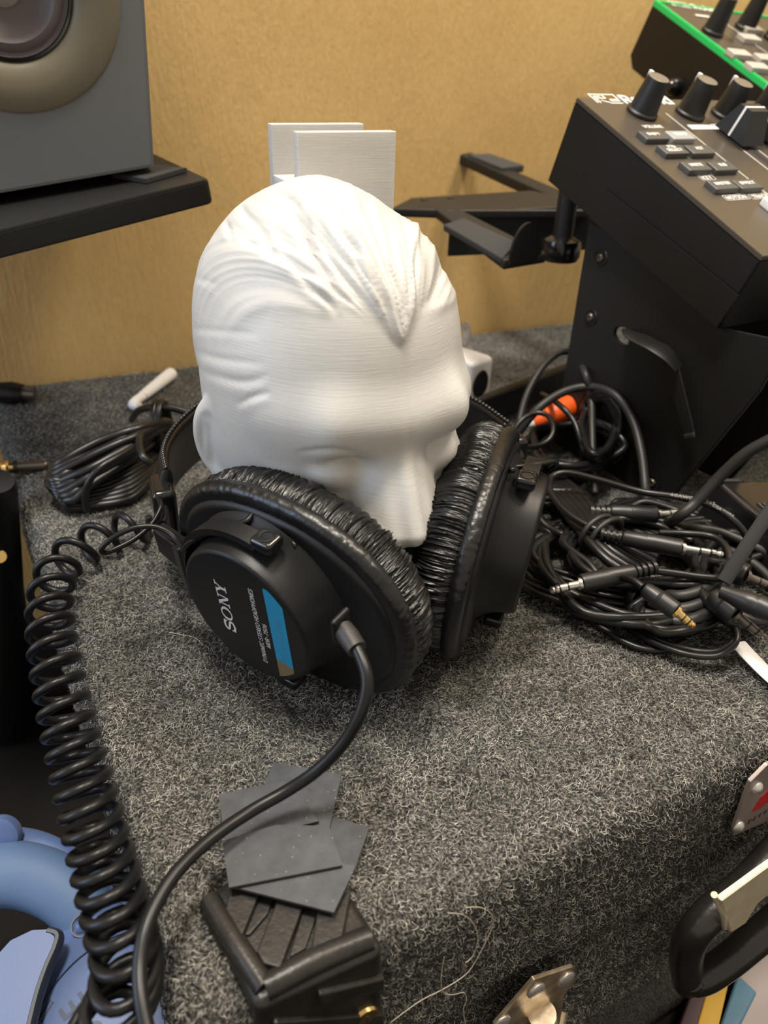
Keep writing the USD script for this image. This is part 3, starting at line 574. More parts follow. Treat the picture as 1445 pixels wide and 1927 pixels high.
core = [at(285, 985, .010), at(250, 992, .010), at(205, 1006, .010), at(158, 1030, .0105), at(116, 1062, .0105), at(98, 1105, .0105), at(94, 1160, .0105), at(100, 1220, .0105), at(112, 1290, .0105), at(130, 1370, .0105), at(150, 1450, .0105), at(170, 1530, .0105), at(190, 1610, .0100), at(208, 1680, .0092), at(226, 1750, .008), at(238, 1800, .006), at(236, 1850, .003), at(224, 1890, .0), at(205, 1930, -.004), at(190, 1990, -.01)]
cp = spline(core, 40); cl = np.cumsum(np.r_[0, np.linalg.norm(np.diff(cp, axis=0), axis=1)])
# pitch opens towards the far end, tight along the edge
pitch = np.interp(cl, [0, .07, .11, .16, .22, .27, .32, .36, .385, .41, .44], [.0150, .0135, .0122, .0094, .0060, .0044, .0038, .0037, .0050, .0120, .0130])
turn = np.cumsum(np.r_[0, np.diff(cl) / pitch[1:]]) * 2 * np.pi
N_ = int(turn[-1] / (2 * np.pi) * 26); tt = np.linspace(0, turn[-1], N_)
l = np.interp(tt, turn, cl); ax = np.stack([np.interp(l, cl, cp[:, k]) for k in range(3)], 1)
T = np.gradient(ax, axis=0); T /= np.linalg.norm(T, axis=1, keepdims=True)
Ns = np.cross(T, V(0, 0, 1)); Ns /= np.linalg.norm(Ns, axis=1, keepdims=True); Bs = np.cross(T, Ns)
rad = np.interp(l, [0, .02, .1, .4], [.0072, .0078, .0080, .0074])[:, None]
lean = np.interp(l, [0, .06, .12, .2, .4], [.1, .3, .8, 1.15, 1.1])[:, None]
put(hp, 'coiled_cord', tube(ax + rad * (np.cos(tt)[:, None] * Ns + np.sin(tt)[:, None] * Bs - lean * np.sin(tt)[:, None] * T), .0017, 9), 'rubber_black', True)

# ------------------------------------------------------------------ grey monitor loudspeaker on its black plate, left
plain('speaker_grey', (.135, .145, .153), .5, bump=(1800, .15, .0003), vary=(12, .4, (.15, .16, .168)))
plain('olive_ring', (.125, .110, .073), .45, bump=(2200, .1, .0003), vary=(30, .3, (.15, .133, .09)))
plain('cone_grey', (.11, .095, .10), .45, bump=(900, .1, .0003))
plain('dust_cap', (.34, .31, .27), .4)
plain('black_paint', (.008, .0077, .0073), .5, bump=(1600, .25, .0004), spec=.4)
plain('dusty_black', (.020, .019, .018), .7, vary=(160, .16, (.055, .052, .048)))
plain('foam_pad', (.028, .028, .027), .85, bump=(1500, .5, .0006))
nS = V(.42, -.90, -.09); nS /= np.linalg.norm(nS)
BR = ad(291, 315, .38); exS = BR - plane_at(0, 365, BR, nS); exS /= np.linalg.norm(exS)
SF = Fr(BR, exS, np.cross(nS, exS))                               # origin at the lower right corner; x right, y up, z out of the baffle
spk = thing('monitor_speaker', 'grey box loudspeaker with olive ringed woofer on the black shelf plate', 'loudspeaker', BR)
wc = SF.inv(plane_at(2, -26, BR, nS)); wc[2] = 0
te = SF.inv(plane_at(272, 0, BR, nS)); te = te[:2] / te[1]
boxm = prism([(-190, 0), (0, 0), (te[0] * 260, 260), (-190, 260)], 130, 1.6); boxm = boxm.translate((0, 0, -130))
boxm = boxm - m3.Manifold.cylinder(60, 44, 44, 64).translate((wc[0], wc[1], -20))
put(spk, 'cabinet', SF(boxm), 'speaker_grey', 30)
wt = lambda m: SF(trimesh.Trimesh(np.asarray(m.vertices) * V(.87, .87, .9) + wc, m.faces, process=False))
put(spk, 'trim_ring', wt(lathe([(54.5, -1), (54.3, .8), (53, 1.8), (46, 3.2), (39, 2.6), (34, .6), (31.5, -3.0), (31, -6)], 96)), 'olive_ring', 40)
gk = put(spk, 'woofer', wt(lathe([(31.6, -4), (31, -2.4), (30, -2.2), (29.2, -3.5), (28, -4.2), (26, -2.6), (23.6, -2.0), (21.6, -3.6), (21, -5), (15, -10), (9.5, -14), (9.5, -14.5), (0, -15)], 96)), 'cone_grey', 40)
put(gk, 'dust_cap', wt(lathe([(9.6, -14.2), (7, -11.5), (4, -10), (0, -9.5)], 48)), 'dust_cap', 50)
put(gk, 'gasket', wt(lathe([(31.8, -3.2), (31.4, -1.6), (30.2, -1.4), (29.6, -3)], 96)), 'gloss_plastic', 50)
plate_f = Fr(SF(V(0, -5.0, 0)), exS, nS)                           # z = downwards here
def PQ(px, py): return plate_f.inv(plane_at(px, py, plate_f.o, plate_f.z))
c0, c1, c2 = PQ(0, 434), PQ(396, 337), PQ(350, 318)
shelf = thing('speaker_shelf', 'black steel shelf plate with worn top and rounded corner holding the grey loudspeaker', 'shelf', plate_f.o)
dirx = (c1 - c0)[:2] / np.linalg.norm((c1 - c0)[:2]); nrm = V(dirx[1], -dirx[0]) if V(dirx[1], -dirx[0])[1] > 0 else -V(dirx[1], -dirx[0])
A, B = c0[:2] - dirx * 90, c1[:2]
poly = Polygon([A, B, B - nrm * 150 + dirx * 0, A - nrm * 150]).buffer(-4).buffer(4, 6)
sg = 1 if plate_f.z[2] < 0 else -1
pm = prism(poly, 11.5, 1.2)
if sg < 0: pm = pm.translate((0, 0, -11.5))
put(shelf, 'plate', plate_f(pm), 'black_paint', 35)
fp = [PQ(*q)[:2] for q in ((212, 335), (287, 317), (353, 325), (276, 347))]
pd = prism(Polygon(fp), 2.4, .4)
pd = pd.translate((0, 0, -2.5 if sg > 0 else .1))
put(shelf, 'foam_pad', plate_f(pd), 'foam_pad', 30)
put(shelf, 'foam_strip', plate_f(rbox(172, 26, 4.6, .5, 8, c=(-92, -88, -2.6))), 'foam_pad', 30)

# ------------------------------------------------------------------ black stand bracket behind the head, right
def slab(pts, th, r=.0015, up=V(0, 0, 1)): return dilate(list(pts) + [p - up * th for p in pts], r, 10)
br = thing('stand_bracket', 'empty black loudspeaker stand bracket with padded arms in front of the tan wall', 'stand', ad(960, 390, .5))
put(br, 'crossbar', slab([ad(740, 395, .50), ad(775, 376, .53), ad(1000, 362, .53), ad(1110, 388, .50), ad(1100, 398, .49), ad(850, 398, .485)], .003, .0012), 'black_paint', 35)
put(br, 'crossbar_lip', slab([ad(850, 400, .486), ad(1130, 388, .492), ad(1130, 386, .50), ad(850, 396, .495)], .026, .0008), 'black_paint', 35)
put(br, 'arm', slab([ad(868, 294, .60), ad(885, 291, .60), ad(1075, 372, .53), ad(1040, 372, .525)], .0045), 'black_paint', 35)
put(br, 'arm_pad', slab([ad(884, 293, .592), ad(922, 292, .592), ad(983, 313, .57), ad(945, 317, .565)], .003, .001), 'foam_pad', 35)
put(br, 'arm', slab([ad(820, 395, .49), ad(862, 398, .485), ad(1022, 480, .445), ad(950, 492, .44)], .003), 'black_paint', 35)
put(br, 'arm_pad', slab([ad(838, 425, .475), ad(872, 414, .475), ad(968, 458, .446), ad(944, 486, .4405)], .0022, .001), 'foam_pad', 35)
lipf = Fr(ad(985, 487, .441), ad(1024, 482, .449) - ad(950, 493, .436), V(0, 0, 1))
lg = union_all([sbox(-11.5, -2, 11.5, 6), affinity.scale(Point(0, 0).buffer(11.5, 24), 1, 1.75, origin=(0, 0)).intersection(sbox(-20, 0, 20, 30))])
put(br, 'end_lip', lipf(prism(lg, 2.2, .5)), 'black_paint', 35)
kb = ad(1055, 470, .47); kf = Fr(kb, V(1, 0, 0), V(0, 1, 0))
put(br, 'clamp_knob', kf(lathe([(0, 8), (7, 8), (11, 6), (12, 3), (12, -3), (10.5, -6), (0, -7)], 40)), 'gloss_plastic', 40)
put(br, 'clamp_stem', kf(lathe([(0, 36), (6, 36), (6, 6), (0, 6)], 24)), 'black_paint', 40)
for q, d in (((848, 378), .52), ((798, 381), .52)):
    b = ad(*q, d); put(br, 'bolt', Fr(b + V(0, 0, .0012), V(1, 0, 0), V(0, 1, 0))(lathe([(0, 1.4), (2, 1.2), (2.8, 0), (2.8, -2), (0, -2)], 14)), 'gloss_plastic', 40)

# ------------------------------------------------------------------ black desktop synthesizer on its stand, right
def raybasis(px, py):
    v = -ray(px, py); v /= np.linalg.norm(v); r = CR - v * (CR @ v); r /= np.linalg.norm(r); return r, np.cross(v, r), v
_r, _u, _v = raybasis(1216, 195); zr = .957 * (.348 * _r + .938 * _u) / math.hypot(.348, .938) + .29 * _v; zr /= np.linalg.norm(zr)
R0 = ad(1085, 183, .40)
yr = plane_at(1445, 190, R0, zr) - R0; yr /= np.linalg.norm(yr); xr = np.cross(yr, zr)
RF = Fr(R0, xr, yr)                                                # x towards the unit's front, y along its width, z out of the panel
plain('dark_metal', (.16, .14, .12), .35, metal=.8)
plain('unit_black', (.006, .0056, .0054), .42, bump=(2600, .15, .0002), spec=.4)
plain('unit_panel', (.060, .050, .038), .34, spec=.55, bump=(3000, .1, .0002))
plain('button_grey', (.060, .061, .058), .45)
plain('button_silver', (.30, .31, .31), .35)
plain('knob_black', (.010, .010, .010), .5)
plain('knob_top', (.22, .205, .175), .35, metal=.5)
plain('print_white', (.78, .77, .74), .5)
plain('key_white', (.78, .78, .76), .35)
plain('key_clear', (.46, .43, .39), .3)
plain('green_edge', (.015, .50, .12), .35)
WU = 240
sdp = [RF.inv(plane_at(*q, RF.o, RF.y)) for q in ((1436, 483), (1350, 619), (1030, 340))]
DU = sdp[0][0]
synth = thing('synthesizer', 'black desktop synthesizer with grey buttons and tall knobs, tilted on a black stand panel', 'synthesizer', R0)
BF = Fr(RF.o + RF.y * WU * .001, RF.x, RF.z)
put(synth, 'body', BF(prism(Polygon([(0, -2.4), (DU, -2.4), (sdp[1][0], sdp[1][2]), (sdp[2][0], sdp[2][2])]), WU, .8)), 'unit_black', 30)
tp = put(synth, 'top_panel', RF(prism([(.2, .2), (DU - .2, .2), (DU - .2, WU - .2), (.2, WU - .2)], 2.3, .4).translate((0, 0, -2.3))), 'unit_panel', 30)
def RP(px, py, fr=None, z=0):
    fr = fr or RF; return fr.inv(plane_at(px, py, fr.o + fr.z * z * .001, fr.z))
sd = [RF.inv(plane_at(*q, RF.o, RF.y)) for q in ((1141, 354), (1394, 556), (1352, 617), (1110, 408))]
sp_f = Fr(RF.o - RF.y * .0009, RF.x, RF.z)
put(synth, 'side_plate', sp_f(prism(Polygon([(p[0], p[2]) for p in sd]), 1.1, .3).translate((0, 0, -.55))), 'unit_black', 30)
def knob(par, fr, p, r, h, topm='knob_top'):
    a = V(p[0], p[1], 0); K = lambda m: fr(trimesh.Trimesh(np.asarray(m.vertices) + a, m.faces, process=False))
    k = put(par, 'knob', K(lathe([(0, .3), (r * 1.12, .3), (r * 1.12, 1.6), (r, 2.4), (r * .78, h - .6), (r * .74, h)], 40)), 'knob_black', 35)
    put(k, 'knob_cap', K(lathe([(r * .75, h - .1), (r * .7, h + .15), (0, h + .15)], 40)), topm, 35)
    put(k, 'pointer', fr(rbox(r * .3, r * .22, h * .5, .1, 6, c=(p[0] - r * .80, p[1], h * .78))), 'print_white', False)
bases = [RP(1207, 214), RP(1297, 216), RP(1363, 219), RP(1430, 222)]
dy = (bases[3][1] - bases[1][1]) / 2
for i in range(8):
    b = bases[i] if i < 4 else bases[3] + V(0, dy * (i - 3), 0)
    knob(synth, RF, b, 7.6, 18.5)
def button(par, fr, px, w, h, m, name='button', z=2.8, t=None):
    p = RP(*px, fr, z); b = put(par, name, fr(rbox(h, w, z + .6, .7, 10, c=(p[0], p[1], z / 2 - .3))), m, 35)
    if t:
        for k, tx in enumerate(t):
            tm = text(tx, 2.2, .05, True, min(w * .7, 1.8 * len(tx)))
            put(b, 'button_lettering', Fr(fr(V(p[0] + (k - (len(t) - 1) / 2) * 2.9 - h * .08, p[1], z + .01)), fr.y, -fr.x)(tm), 'print_white', False)
    return p
rows = [((1231, 253), (1281, 253)), ((1268, 280), (1318, 280)), ((1311, 311), (1361, 311)), ((1361, 346), (1408, 345))]
words = [(('SHIFT',), ('TEMPO',)), (('PTN', 'SELECT'), ('KIT',)), (('WRITE',), ('SUB',)), (('MASTER',), ('EFFECT',))]
for i, (l, r_) in enumerate(rows):
    button(synth, RF, l, 16.5, 8.2, 'button_grey', t=words[i][0]); button(synth, RF, r_, 16.5, 8.2, 'button_silver' if i == 0 else 'button_grey', t=words[i][1])
for k, (px, tx, bx) in enumerate((((1228, 238), 'VOLUME', 0), ((1330, 334), 'KIT', 1), ((1385, 371), 'MOTION', 1), ((1430, 369), 'TRACK', 1))):
    p = RP(*px); tm = text(tx, 2.6, .05, True, min(15, 2.4 * len(tx))); f2 = Fr(RF(V(p[0], p[1], .02)), RF.y, -RF.x)
    put(tp, 'panel_lettering', f2(tm), 'print_white', False)
    if bx: g = rrect(min(15, 2.4 * len(tx)) + 3, 4.4, .8); put(tp, 'lettering_frame', f2(flat(g.difference(g.buffer(-.22)), .05)), 'print_white', False)
a, b = RP(1240, 213), RP(1447, 357); pa, pb = V(a[0], (a[1] + b[1]) / 2), V(b[0] + 8, (a[1] + b[1]) / 2)
put(tp, 'panel_line', RF(rbox(pb[0] - pa[0], .45, .06, .01, 4, c=((pa[0] + pb[0]) / 2, pa[1], .03))), 'print_white', False)
lp = RP(1102, 191); lf = Fr(RF(V(lp[0] + 1.2, lp[1] + 8, .02)), RF.y, -RF.x)
def emblem(s):
    o = sbox(0, 0, 10.5, 5.2); L = lambda *p: LineString(p).buffer(.22, cap_style=2, join_style=2)
    return affinity.scale(union_all([L((0, 0), (0, 5.2), (5.2, 5.2), (5.2, 2.8), (1.4, 2.8)), L((1.2, 0), (1.2, 4.0), (4, 4.0)), L((5.6, 5.2), (10.2, 5.2), (10.2, 2.2), (6.6, 2.2), (6.6, 1.3), (10.4, 1.3)), L((5.6, 0), (10.4, 0)), L((2.4, 1.6), (5.6, 0))]), s, s, origin=(0, 0))
put(tp, 'maker_emblem', lf(flat(emblem(1.75), .06)), 'print_white', False)
tm = text('Roland', 8.6, .06, True, 38, center=False); tm.apply_translation((20.5, 0, 0)); put(tp, 'maker_lettering', lf(tm), 'print_white', False)
for i in range(5):                                                  # faders: a slot and a black cap with a white line
    c = RP(1386, 262); yy = c[1] + i * 25
    fd = put(synth, 'fader', RF(rbox(58, 4, .5, .2, 6, c=(c[0] + 16, yy, .1))), 'knob_black', 30)
    capp = hullpts([(c[0] + x, yy + y, z) for x, y, z in ((-11, -8.6, 2), (11, -8.6, 2), (11, 8.6, 2), (-11, 8.6, 2), (-4.2, -7.4, 17), (4.2, -7.4, 17), (4.2, 7.4, 17), (-4.2, 7.4, 17))])
    fc = put(fd, 'fader_cap', RF(capp), 'knob_black', False)
    put(fd, 'fader_line', RF(join(rbox(1.3, 15, .5, .1, 4, c=(c[0], yy, 17.1)), hullpts([(c[0] - .65, yy - 8.8, 2.2), (c[0] + .65, yy - 8.8, 2.2), (c[0] - .65, yy - 7.5, 17.3), (c[0] + .65, yy - 7.5, 17.3), (c[0] - .65, yy - 8.3, 2.2), (c[0] + .65, yy - 8.3, 2.2)]))), 'print_white', False)
    put(fd, 'fader_frame', RF(flat(affinity.translate(rrect(64, 13, 1).difference(rrect(63, 12, .8)), c[0] + 16, yy), .05)), 'print_white', False)
p = RP(1462, 402)
for i in range(3): put(synth, 'pad_button', RF(rbox(17, 18, 5, 1.2, 10, c=(p[0], p[1] + 4 + i * 24, 2))), 'key_white', 35)
p = RP(1330, 239); put(tp, 'panel_tag', RF(rbox(4.4, 22, .06, .01, 4, c=(p[0], p[1] - 3, .03))), 'print_white', False)

# green edged unit on the tier behind
GO = ad(1231, 0, .545); xg = plane_at(1445, 160, GO, zr) - GO; xg /= np.linalg.norm(xg); GF = Fr(GO, xg, np.cross(zr, xg))
grn = thing('drum_machine', 'second black desktop unit with bright green panel edge and clear white buttons, behind the first', 'drum machine', GO)
put(grn, 'body', GF(dilate([(x, y, z) for y in (1, 230) for x, z in ((1, -4), (122, -4), (114, -42), (8, -42), (1, -36))], .9, 10)), 'unit_black', 30)
put(grn, 'green_edge', GF(prism(sbox(0, 0, 123, 231).difference(sbox(3, 3, 120, 228)), 4.5, .8).translate((0, 0, -4))), 'green_edge', 30, label='bright green panel edge')
gtp = put(grn, 'top_panel', GF(prism(sbox(2.9, 2.9, 120.1, 228.1), 3.6, .3).translate((0, 0, -4))), 'unit_panel', 30)
for px in ((1340, 62), (1401, 54), (1455, 75)): knob(grn, GF, RP(*px, GF), 7, 22, 'knob_black')
for px in ((1393, 97), (1443, 106), (1428, 122), (1417, 50), (1412, 68)): button(grn, GF, px, 17, 9, 'key_clear', 'clear_button', 3.2)
p = RP(1266, 8, GF); f2 = Fr(GF(V(p[0], p[1], .05 - .0)), GF.y, -GF.x)
tm = text('Roland', 8, .06, True, 34, center=False); tm.apply_translation((20, -3, 0)); put(gtp, 'maker_lettering', f2(tm), 'print_white', False)
em = flat(emblem(1.7), .06); em.apply_translation((-1, -3, 0)); put(gtp, 'maker_emblem', f2(em), 'print_white', False)
p = RP(1322, 30, GF); put(gtp, 'panel_tag', GF(rbox(2.4, 14, .06, .01, 4, c=(p[0], p[1], .06))), 'print_white', False)
a = RP(1358, 36, GF); b = RP(1445, 104, GF); put(gtp, 'panel_line', GF(rbox(90, .5, .06, .01, 4, c=(a[0] + 45, (a[1] + b[1]) / 2, .06))), 'print_white', False)
kf = Fr(ad(1268, 163, .54), RF.x, RF.z)
put(grn, 'side_bolt', kf(lathe([(0, 6), (3, 6), (5, 4), (6, 1), (6, -3), (0, -3)], 24)), 'gloss_plastic', 40)

# stand panel
pf2 = Fr(RF.o + RF.y * .0042, RF.x, RF.z)                            # z = towards us
def SPX(px, py): q = pf2.inv(plane_at(px, py, pf2.o, pf2.z)); return q[:2]
zc = lambda q: pf2(V(q[0], q[1], 0))[2]
pn = thing('equipment_stand', 'black steel side panel with screws and a punched cable slot carrying the synthesizer', 'stand', pf2.o)
e0, e1 = SPX(1108, 418), SPX(1072, 640)
P_ = [SPX(1150, 392), e0, e1]
down = (e1 - e0) / np.linalg.norm(e1 - e0)
q = e1.copy()
while zc(q) > .0015 and np.linalg.norm(q - e1) < 200: q = q + down * .5
P_.append(q)
gx = V(*(pf2.inv(pf2(V(q[0], q[1], 0)) + V(xr[0], xr[1], 0) / np.linalg.norm(xr[:2]) * .1) - V(q[0], q[1], 0))[:2]) / 100
P_ = P_[1:] + [SPX(1292, 972), SPX(1323, 922), SPX(1445, 706), SPX(1500, 600), SPX(1350, 540)]
hole = affinity.rotate(affinity.scale(Point(*SPX(1172, 632)).buffer(5.2, 16), 1.3, .85), 20)
_a, _b = V(sdp[2][0], sdp[2][2]) - (0, .5), V(sdp[1][0], sdp[1][2]) - (0, .5); _d = (_b - _a) / np.linalg.norm(_b - _a)
_e = SPX(1500, 648)
under = Polygon([_a - _d * 300, _b, _e, _e - (0, 900), _a - _d * 300 - (0, 900)])
put(pn, 'panel', pf2(prism(Polygon(P_).intersection(under).difference(hole), 2.6, .5).translate((0, 0, -2.6))), 'black_paint', 35)
pf3 = Fr(pf2.o + RF.y * .05 + V(0, 0, .0004), RF.x, RF.z)
put(pn, 'panel', pf3(prism(Polygon(P_[:3] + [P_[2] + (P_[3] - P_[2]) * 1.25, P_[5] + (60, -20), P_[6], P_[7]]).intersection(under), 2.6, .5).translate((0, 0, -2.6))), 'black_paint', 35)
scf = lambda px, py: Fr(pf2(V(*SPX(px, py), 0)), RF.x, RF.z)
for px in ((1130, 485), (1111, 597), (1227, 908)):
    s_ = put(pn, 'screw', scf(*px)(lathe([(0, .7), (1.0, .7), (1.1, 1.3), (1.9, 1.2), (2.4, .6), (2.4, -.5), (0, -.5)], 18)), 'dark_metal', 40)
    put(s_, 'screw_recess', scf(*px)(lathe([(5.0, .15), (4.6, .4), (3.4, .3), (3.4, 0)], 24)), 'gloss_plastic', 40)
def off(px, py, h): return pf2(V(*SPX(px, py), h))
tabp = spline([off(1190, 630, -1), off(1208, 628, 5), off(1236, 640, 8), off(1262, 650, 9), off(1282, 668, 8), off(1292, 690, 6)], 6)
put(pn, 'bent_tab', tube(tabp, np.interp(np.linspace(0, 1, len(tabp)), [0, .25, .6, 1], [.0050, .0085, .007, .004]), 12, flat=(.22, RF.z)), 'black_paint', 40)
put(pn, 'hanging_tab', dilate([off(1262, 668, 7), off(1292, 690, 6), off(1300, 815, 4), off(1316, 812, 4), off(1262, 672, 5.4)], .0007, 8), 'black_paint', 35)
put(pn, 'tab_tip', dilate([off(1300, 816, 4.6), off(1316, 813, 4.6), off(1302, 821, 4.6), off(1317, 818, 4.6)], .0008, 8), 'rubber_worn', 35)

# ------------------------------------------------------------------ cables, plugs and small things on the carpet
plain('cable_black', (.0075, .0075, .008), .36, spec=.42)
plain('cable_matt', (.016, .016, .016), .5)
plain('strap_black', (.010, .010, .0105), .7, spec=.25)
plain('plug_black', (.010, .010, .010), .4, bump=(2500, .15, .0002))
plain('white_plastic', (.74, .73, .72), .35)
plain('orange_tape', (.85, .105, .008), .45, bump=(400, .3, .0006))
plain('print_grey', (.36, .36, .36), .5)
def infront(q):
    P = at(*q)                                                      # cables stay on this side of the stand panel
    if q[0] > 1085 and 560 < q[1] < 1010 and (P - pf2.o) @ pf2.z < .0035: P = plane_at(q[0], q[1], pf2.o + pf2.z * .0035, pf2.z)
    return P
A3 = lambda seq: [infront(q) if isinstance(q, tuple) else q for q in seq]
def frame_along(a, b, up=V(0, 0, 1)):
    z = (b - a) / np.linalg.norm(b - a); x = np.cross(up, z); x /= np.linalg.norm(x); return Fr(a, x, np.cross(z, x))
def plug(par, rear, front, tip, r=.0040, metal='steel', relief=True, name='plug'):
    """a moulded barrel from rear to front, its metal jack ending at tip"""
    L = np.linalg.norm(front - rear) * 1000; f = frame_along(rear, front); R = r * 1000
    b = put(par, name, f(lathe([(0, 0), (R * .72, 0), (R * .86, 1), (R * .95, L * .25), (R, L * .42), (R * 1.03, L * .43), (R, L * .45), (R * 1.03, L * .47), (R, L * .49), (R * 1.03, L * .51), (R, L * .53), (R, L - 1.0), (R * .9, L), (0, L)], 28)), 'plug_black', 40)
    if relief:
        pr_ = []
        for k in range(4): pr_ += [(R * .50, -9.5 + k * 2.5), (R * .74, -9.4 + k * 2.5), (R * .78, -7.9 + k * 2.5), (R * .50, -7.8 + k * 2.5)]
        put(b, 'strain_relief', f(lathe([(0, -9.6)] + pr_ + [(R * .6, .3), (0, .4)], 20)), 'plug_black', 40)
    g = frame_along(front, tip); l = np.linalg.norm(tip - front) * 1000; q = 1.75
    j = put(b, 'jack', g(lathe([(0, -.4), (q * 1.55, -.4), (q * 1.55, .9), (q, 1.0), (q, l * .38)], 20)), metal, 40)
    put(j, 'band', g(lathe([(q * .96, l * .38), (q * 1.01, l * .385), (q * 1.01, l * .43), (q * .96, l * .435)], 20)), 'plug_black', 40)
    put(j, 'ring', g(lathe([(q * .9, l * .43), (q, l * .435), (q, l * .64), (q * .9, l * .645)], 20)), metal, 40)
    put(j, 'band', g(lathe([(q * .96, l * .64), (q * 1.01, l * .645), (q * 1.01, l * .68), (q * .96, l * .685)], 20)), 'plug_black', 40)
    put(j, 'tip', g(lathe([(q * .8, l * .68), (q, l * .70), (q * .98, l * .78), (q * .72, l * .83), (q * .98, l * .89), (q * .7, l * .97), (0, l)], 20)), metal, 40)
    return b
def cable(label, pts, r=.0016, m='cable_black', name='audio_cable', n=8, sides=9, group=None, cat='cable'):
    P = spline(A3(pts), n); t = thing(name, label, cat, P[0] * [1, 1, 0], group)
    put(t, 'cord', tube(P, r, sides), m, True); return t
rg = random.Random(4)
# gathered cable at the left
t = thing('cable_bundle', 'gathered bundle of thin black cable behind the left side of the headband', 'cable', at(220, 890, 0))
pts = []
for i in range(9):
    f = i / 8; jz = rg.uniform(-.002, .002)
    zt = .030 - .016 * f
    pts += [(318 + rg.uniform(-10, 8), 792 + 14 * f, zt * .9), (262 - 8 * f, 806 + 52 * f, zt + jz + .004), (188 - 14 * f, 832 + 78 * f + rg.uniform(-9, 9), zt + jz), (118 - 18 * f * (1 - f) * 2 + 26 * f, 868 + 70 * f, zt * .75),
            (84 + 10 * abs(f - .4) * 4 + 16 * f, 885 + 58 * f, zt * .45 + .002), (104 + 28 * f, 905 + 52 * f, .004 + .012 * (1 - f)), (170 + 10 * f, 900 + 52 * f, .003 + .010 * (1 - f)), (250 + 6 * f, 862 + 70 * f, .004 + .012 * (1 - f)), (312 + rg.uniform(-8, 8), 818 + 40 * f, .008)]
put(t, 'cord', tube(spline(A3(pts), 7), .0024, 9), 'cable_black', True)
kn = at(296, 800, .022)
put(t, 'tie', tube(np.array([kn + V(.004 * math.sin(a * .1), .012 * math.cos(a), .017 * math.sin(a) - .003) for a in np.linspace(0, 6.28 * 3, 70)]), .0017, 8), 'cable_black', True)
put(t, 'cord', tube(spline(A3([(248, 790, .012), (262, 772, .026), (300, 766, .034), (340, 772, .033), (372, 790, .028), (390, 830, .020)]), 10), .0021, 9), 'cable_black', True)
put(t, 'cord', tube(spline(A3([(272, 800, .030), (262, 830, .032), (268, 858, .030), (285, 874, .026)]), 10), .0019, 9), 'cable_black', True)
put(t, 'cord', tube(spline(A3([(165, 962, .004), (160, 938, .012), (168, 905, .022), (190, 880, .028), (225, 858, .030), (262, 838, .028)]), 10), .0019, 9), 'cable_black', True)
# small things at the back left
w0, w1 = at(324, 702, .005), at(268, 746, .005)
t = thing('white_connector', 'slim white plastic connector with a bent tip lying near the tan wall', 'connector', w0 * [1, 1, 0])
put(t, 'body', tube(spline([w0, w0 * .6 + w1 * .4, w1], 8), np.interp(np.linspace(0, 1, 17), [0, .08, .5, 1], [.0036, .0047, .0043, .0034]), 14), 'white_plastic', True)
put(t, 'bent_tip', tube(spline([w1, at(255, 755, .005), at(250, 762, .004), at(262, 765, .004)], 8), .0031, 12), 'white_plastic', True)
t = thing('cable_connector', 'dark blurred cable connector with a metal end at the far left of the wall foot', 'connector', at(30, 745, 0))
d0, d1 = at(-30, 738, .008), at(45, 740, .007)
put(t, 'barrel', tube(np.array([d0, d0 * .3 + d1 * .7, d1]), [.006, .0075, .006], 16), 'rubber_black', 40)
put(t, 'metal_end', tube(np.array([d1, d1 * 1.0 + (d1 - d0) * .28]), [.005, .0042], 16), 'dark_metal', 40)
j0, j1 = at(-8, 882, .004), at(92, 874, .004)
t = thing('jack_plug', 'bare metal quarter inch jack plug lying beside the cable bundle', 'plug', j0 * [1, 1, 0]); ff = frame_along(j0, j1); L = np.linalg.norm(j1 - j0) * 1000
put(t, 'collar', ff(lathe([(0, -14), (5.5, -14), (6, -4), (5, 2), (3.4, 3.4), (4.2, L * .22), (3.2, L * .26), (3.2, L * .34), (0, L * .34)], 24)), 'brass', 40)
put(t, 'ring', ff(lathe([(2.8, L * .34), (3.7, L * .345), (3.7, L * .40), (2.8, L * .405)], 24)), 'plug_black', 40)
put(t, 'shaft', ff(lathe([(2.6, L * .40), (2.7, L * .45), (2.7, L * .92), (2.0, L * .97), (0, L)], 24)), 'dark_metal', 40)
pa, pb = ad(-8, 905, .385), at(8, 1345, DESK + .01)
t = thing('stand_post', 'thick black round post standing left of the carpeted case', 'post', (pb[0], pb[1], DESK))
put(t, 'post', tube(np.array([pa, pa * .98 + pb * .02, pa * .62 + pb * .38, pb * .97 + pa * .03, pb]), [.0085, .0100, .0128, .0235, .023], 40), 'black_plastic', 40)
bb = pa * .76 + pb * .24 + (EYE - pa) / np.linalg.norm(EYE - pa) * .0105 + V(.002, 0, 0)
put(t, 'brass_bolt', tube(np.array([bb, bb + V(.002, -.006, .003)]), .0035, 14), 'brass', 40)
cable('thin dark cable trailing on the desk at the foot of the post', [(-30, 1392, DESK + .003), (20, 1384, DESK + .003), (60, 1368, DESK + .003), (95, 1340, DESK + .003), (130, 1310, DESK + .003), (170, 1290, DESK + .003)], .0022, 'cable_matt', 'desk_cable')
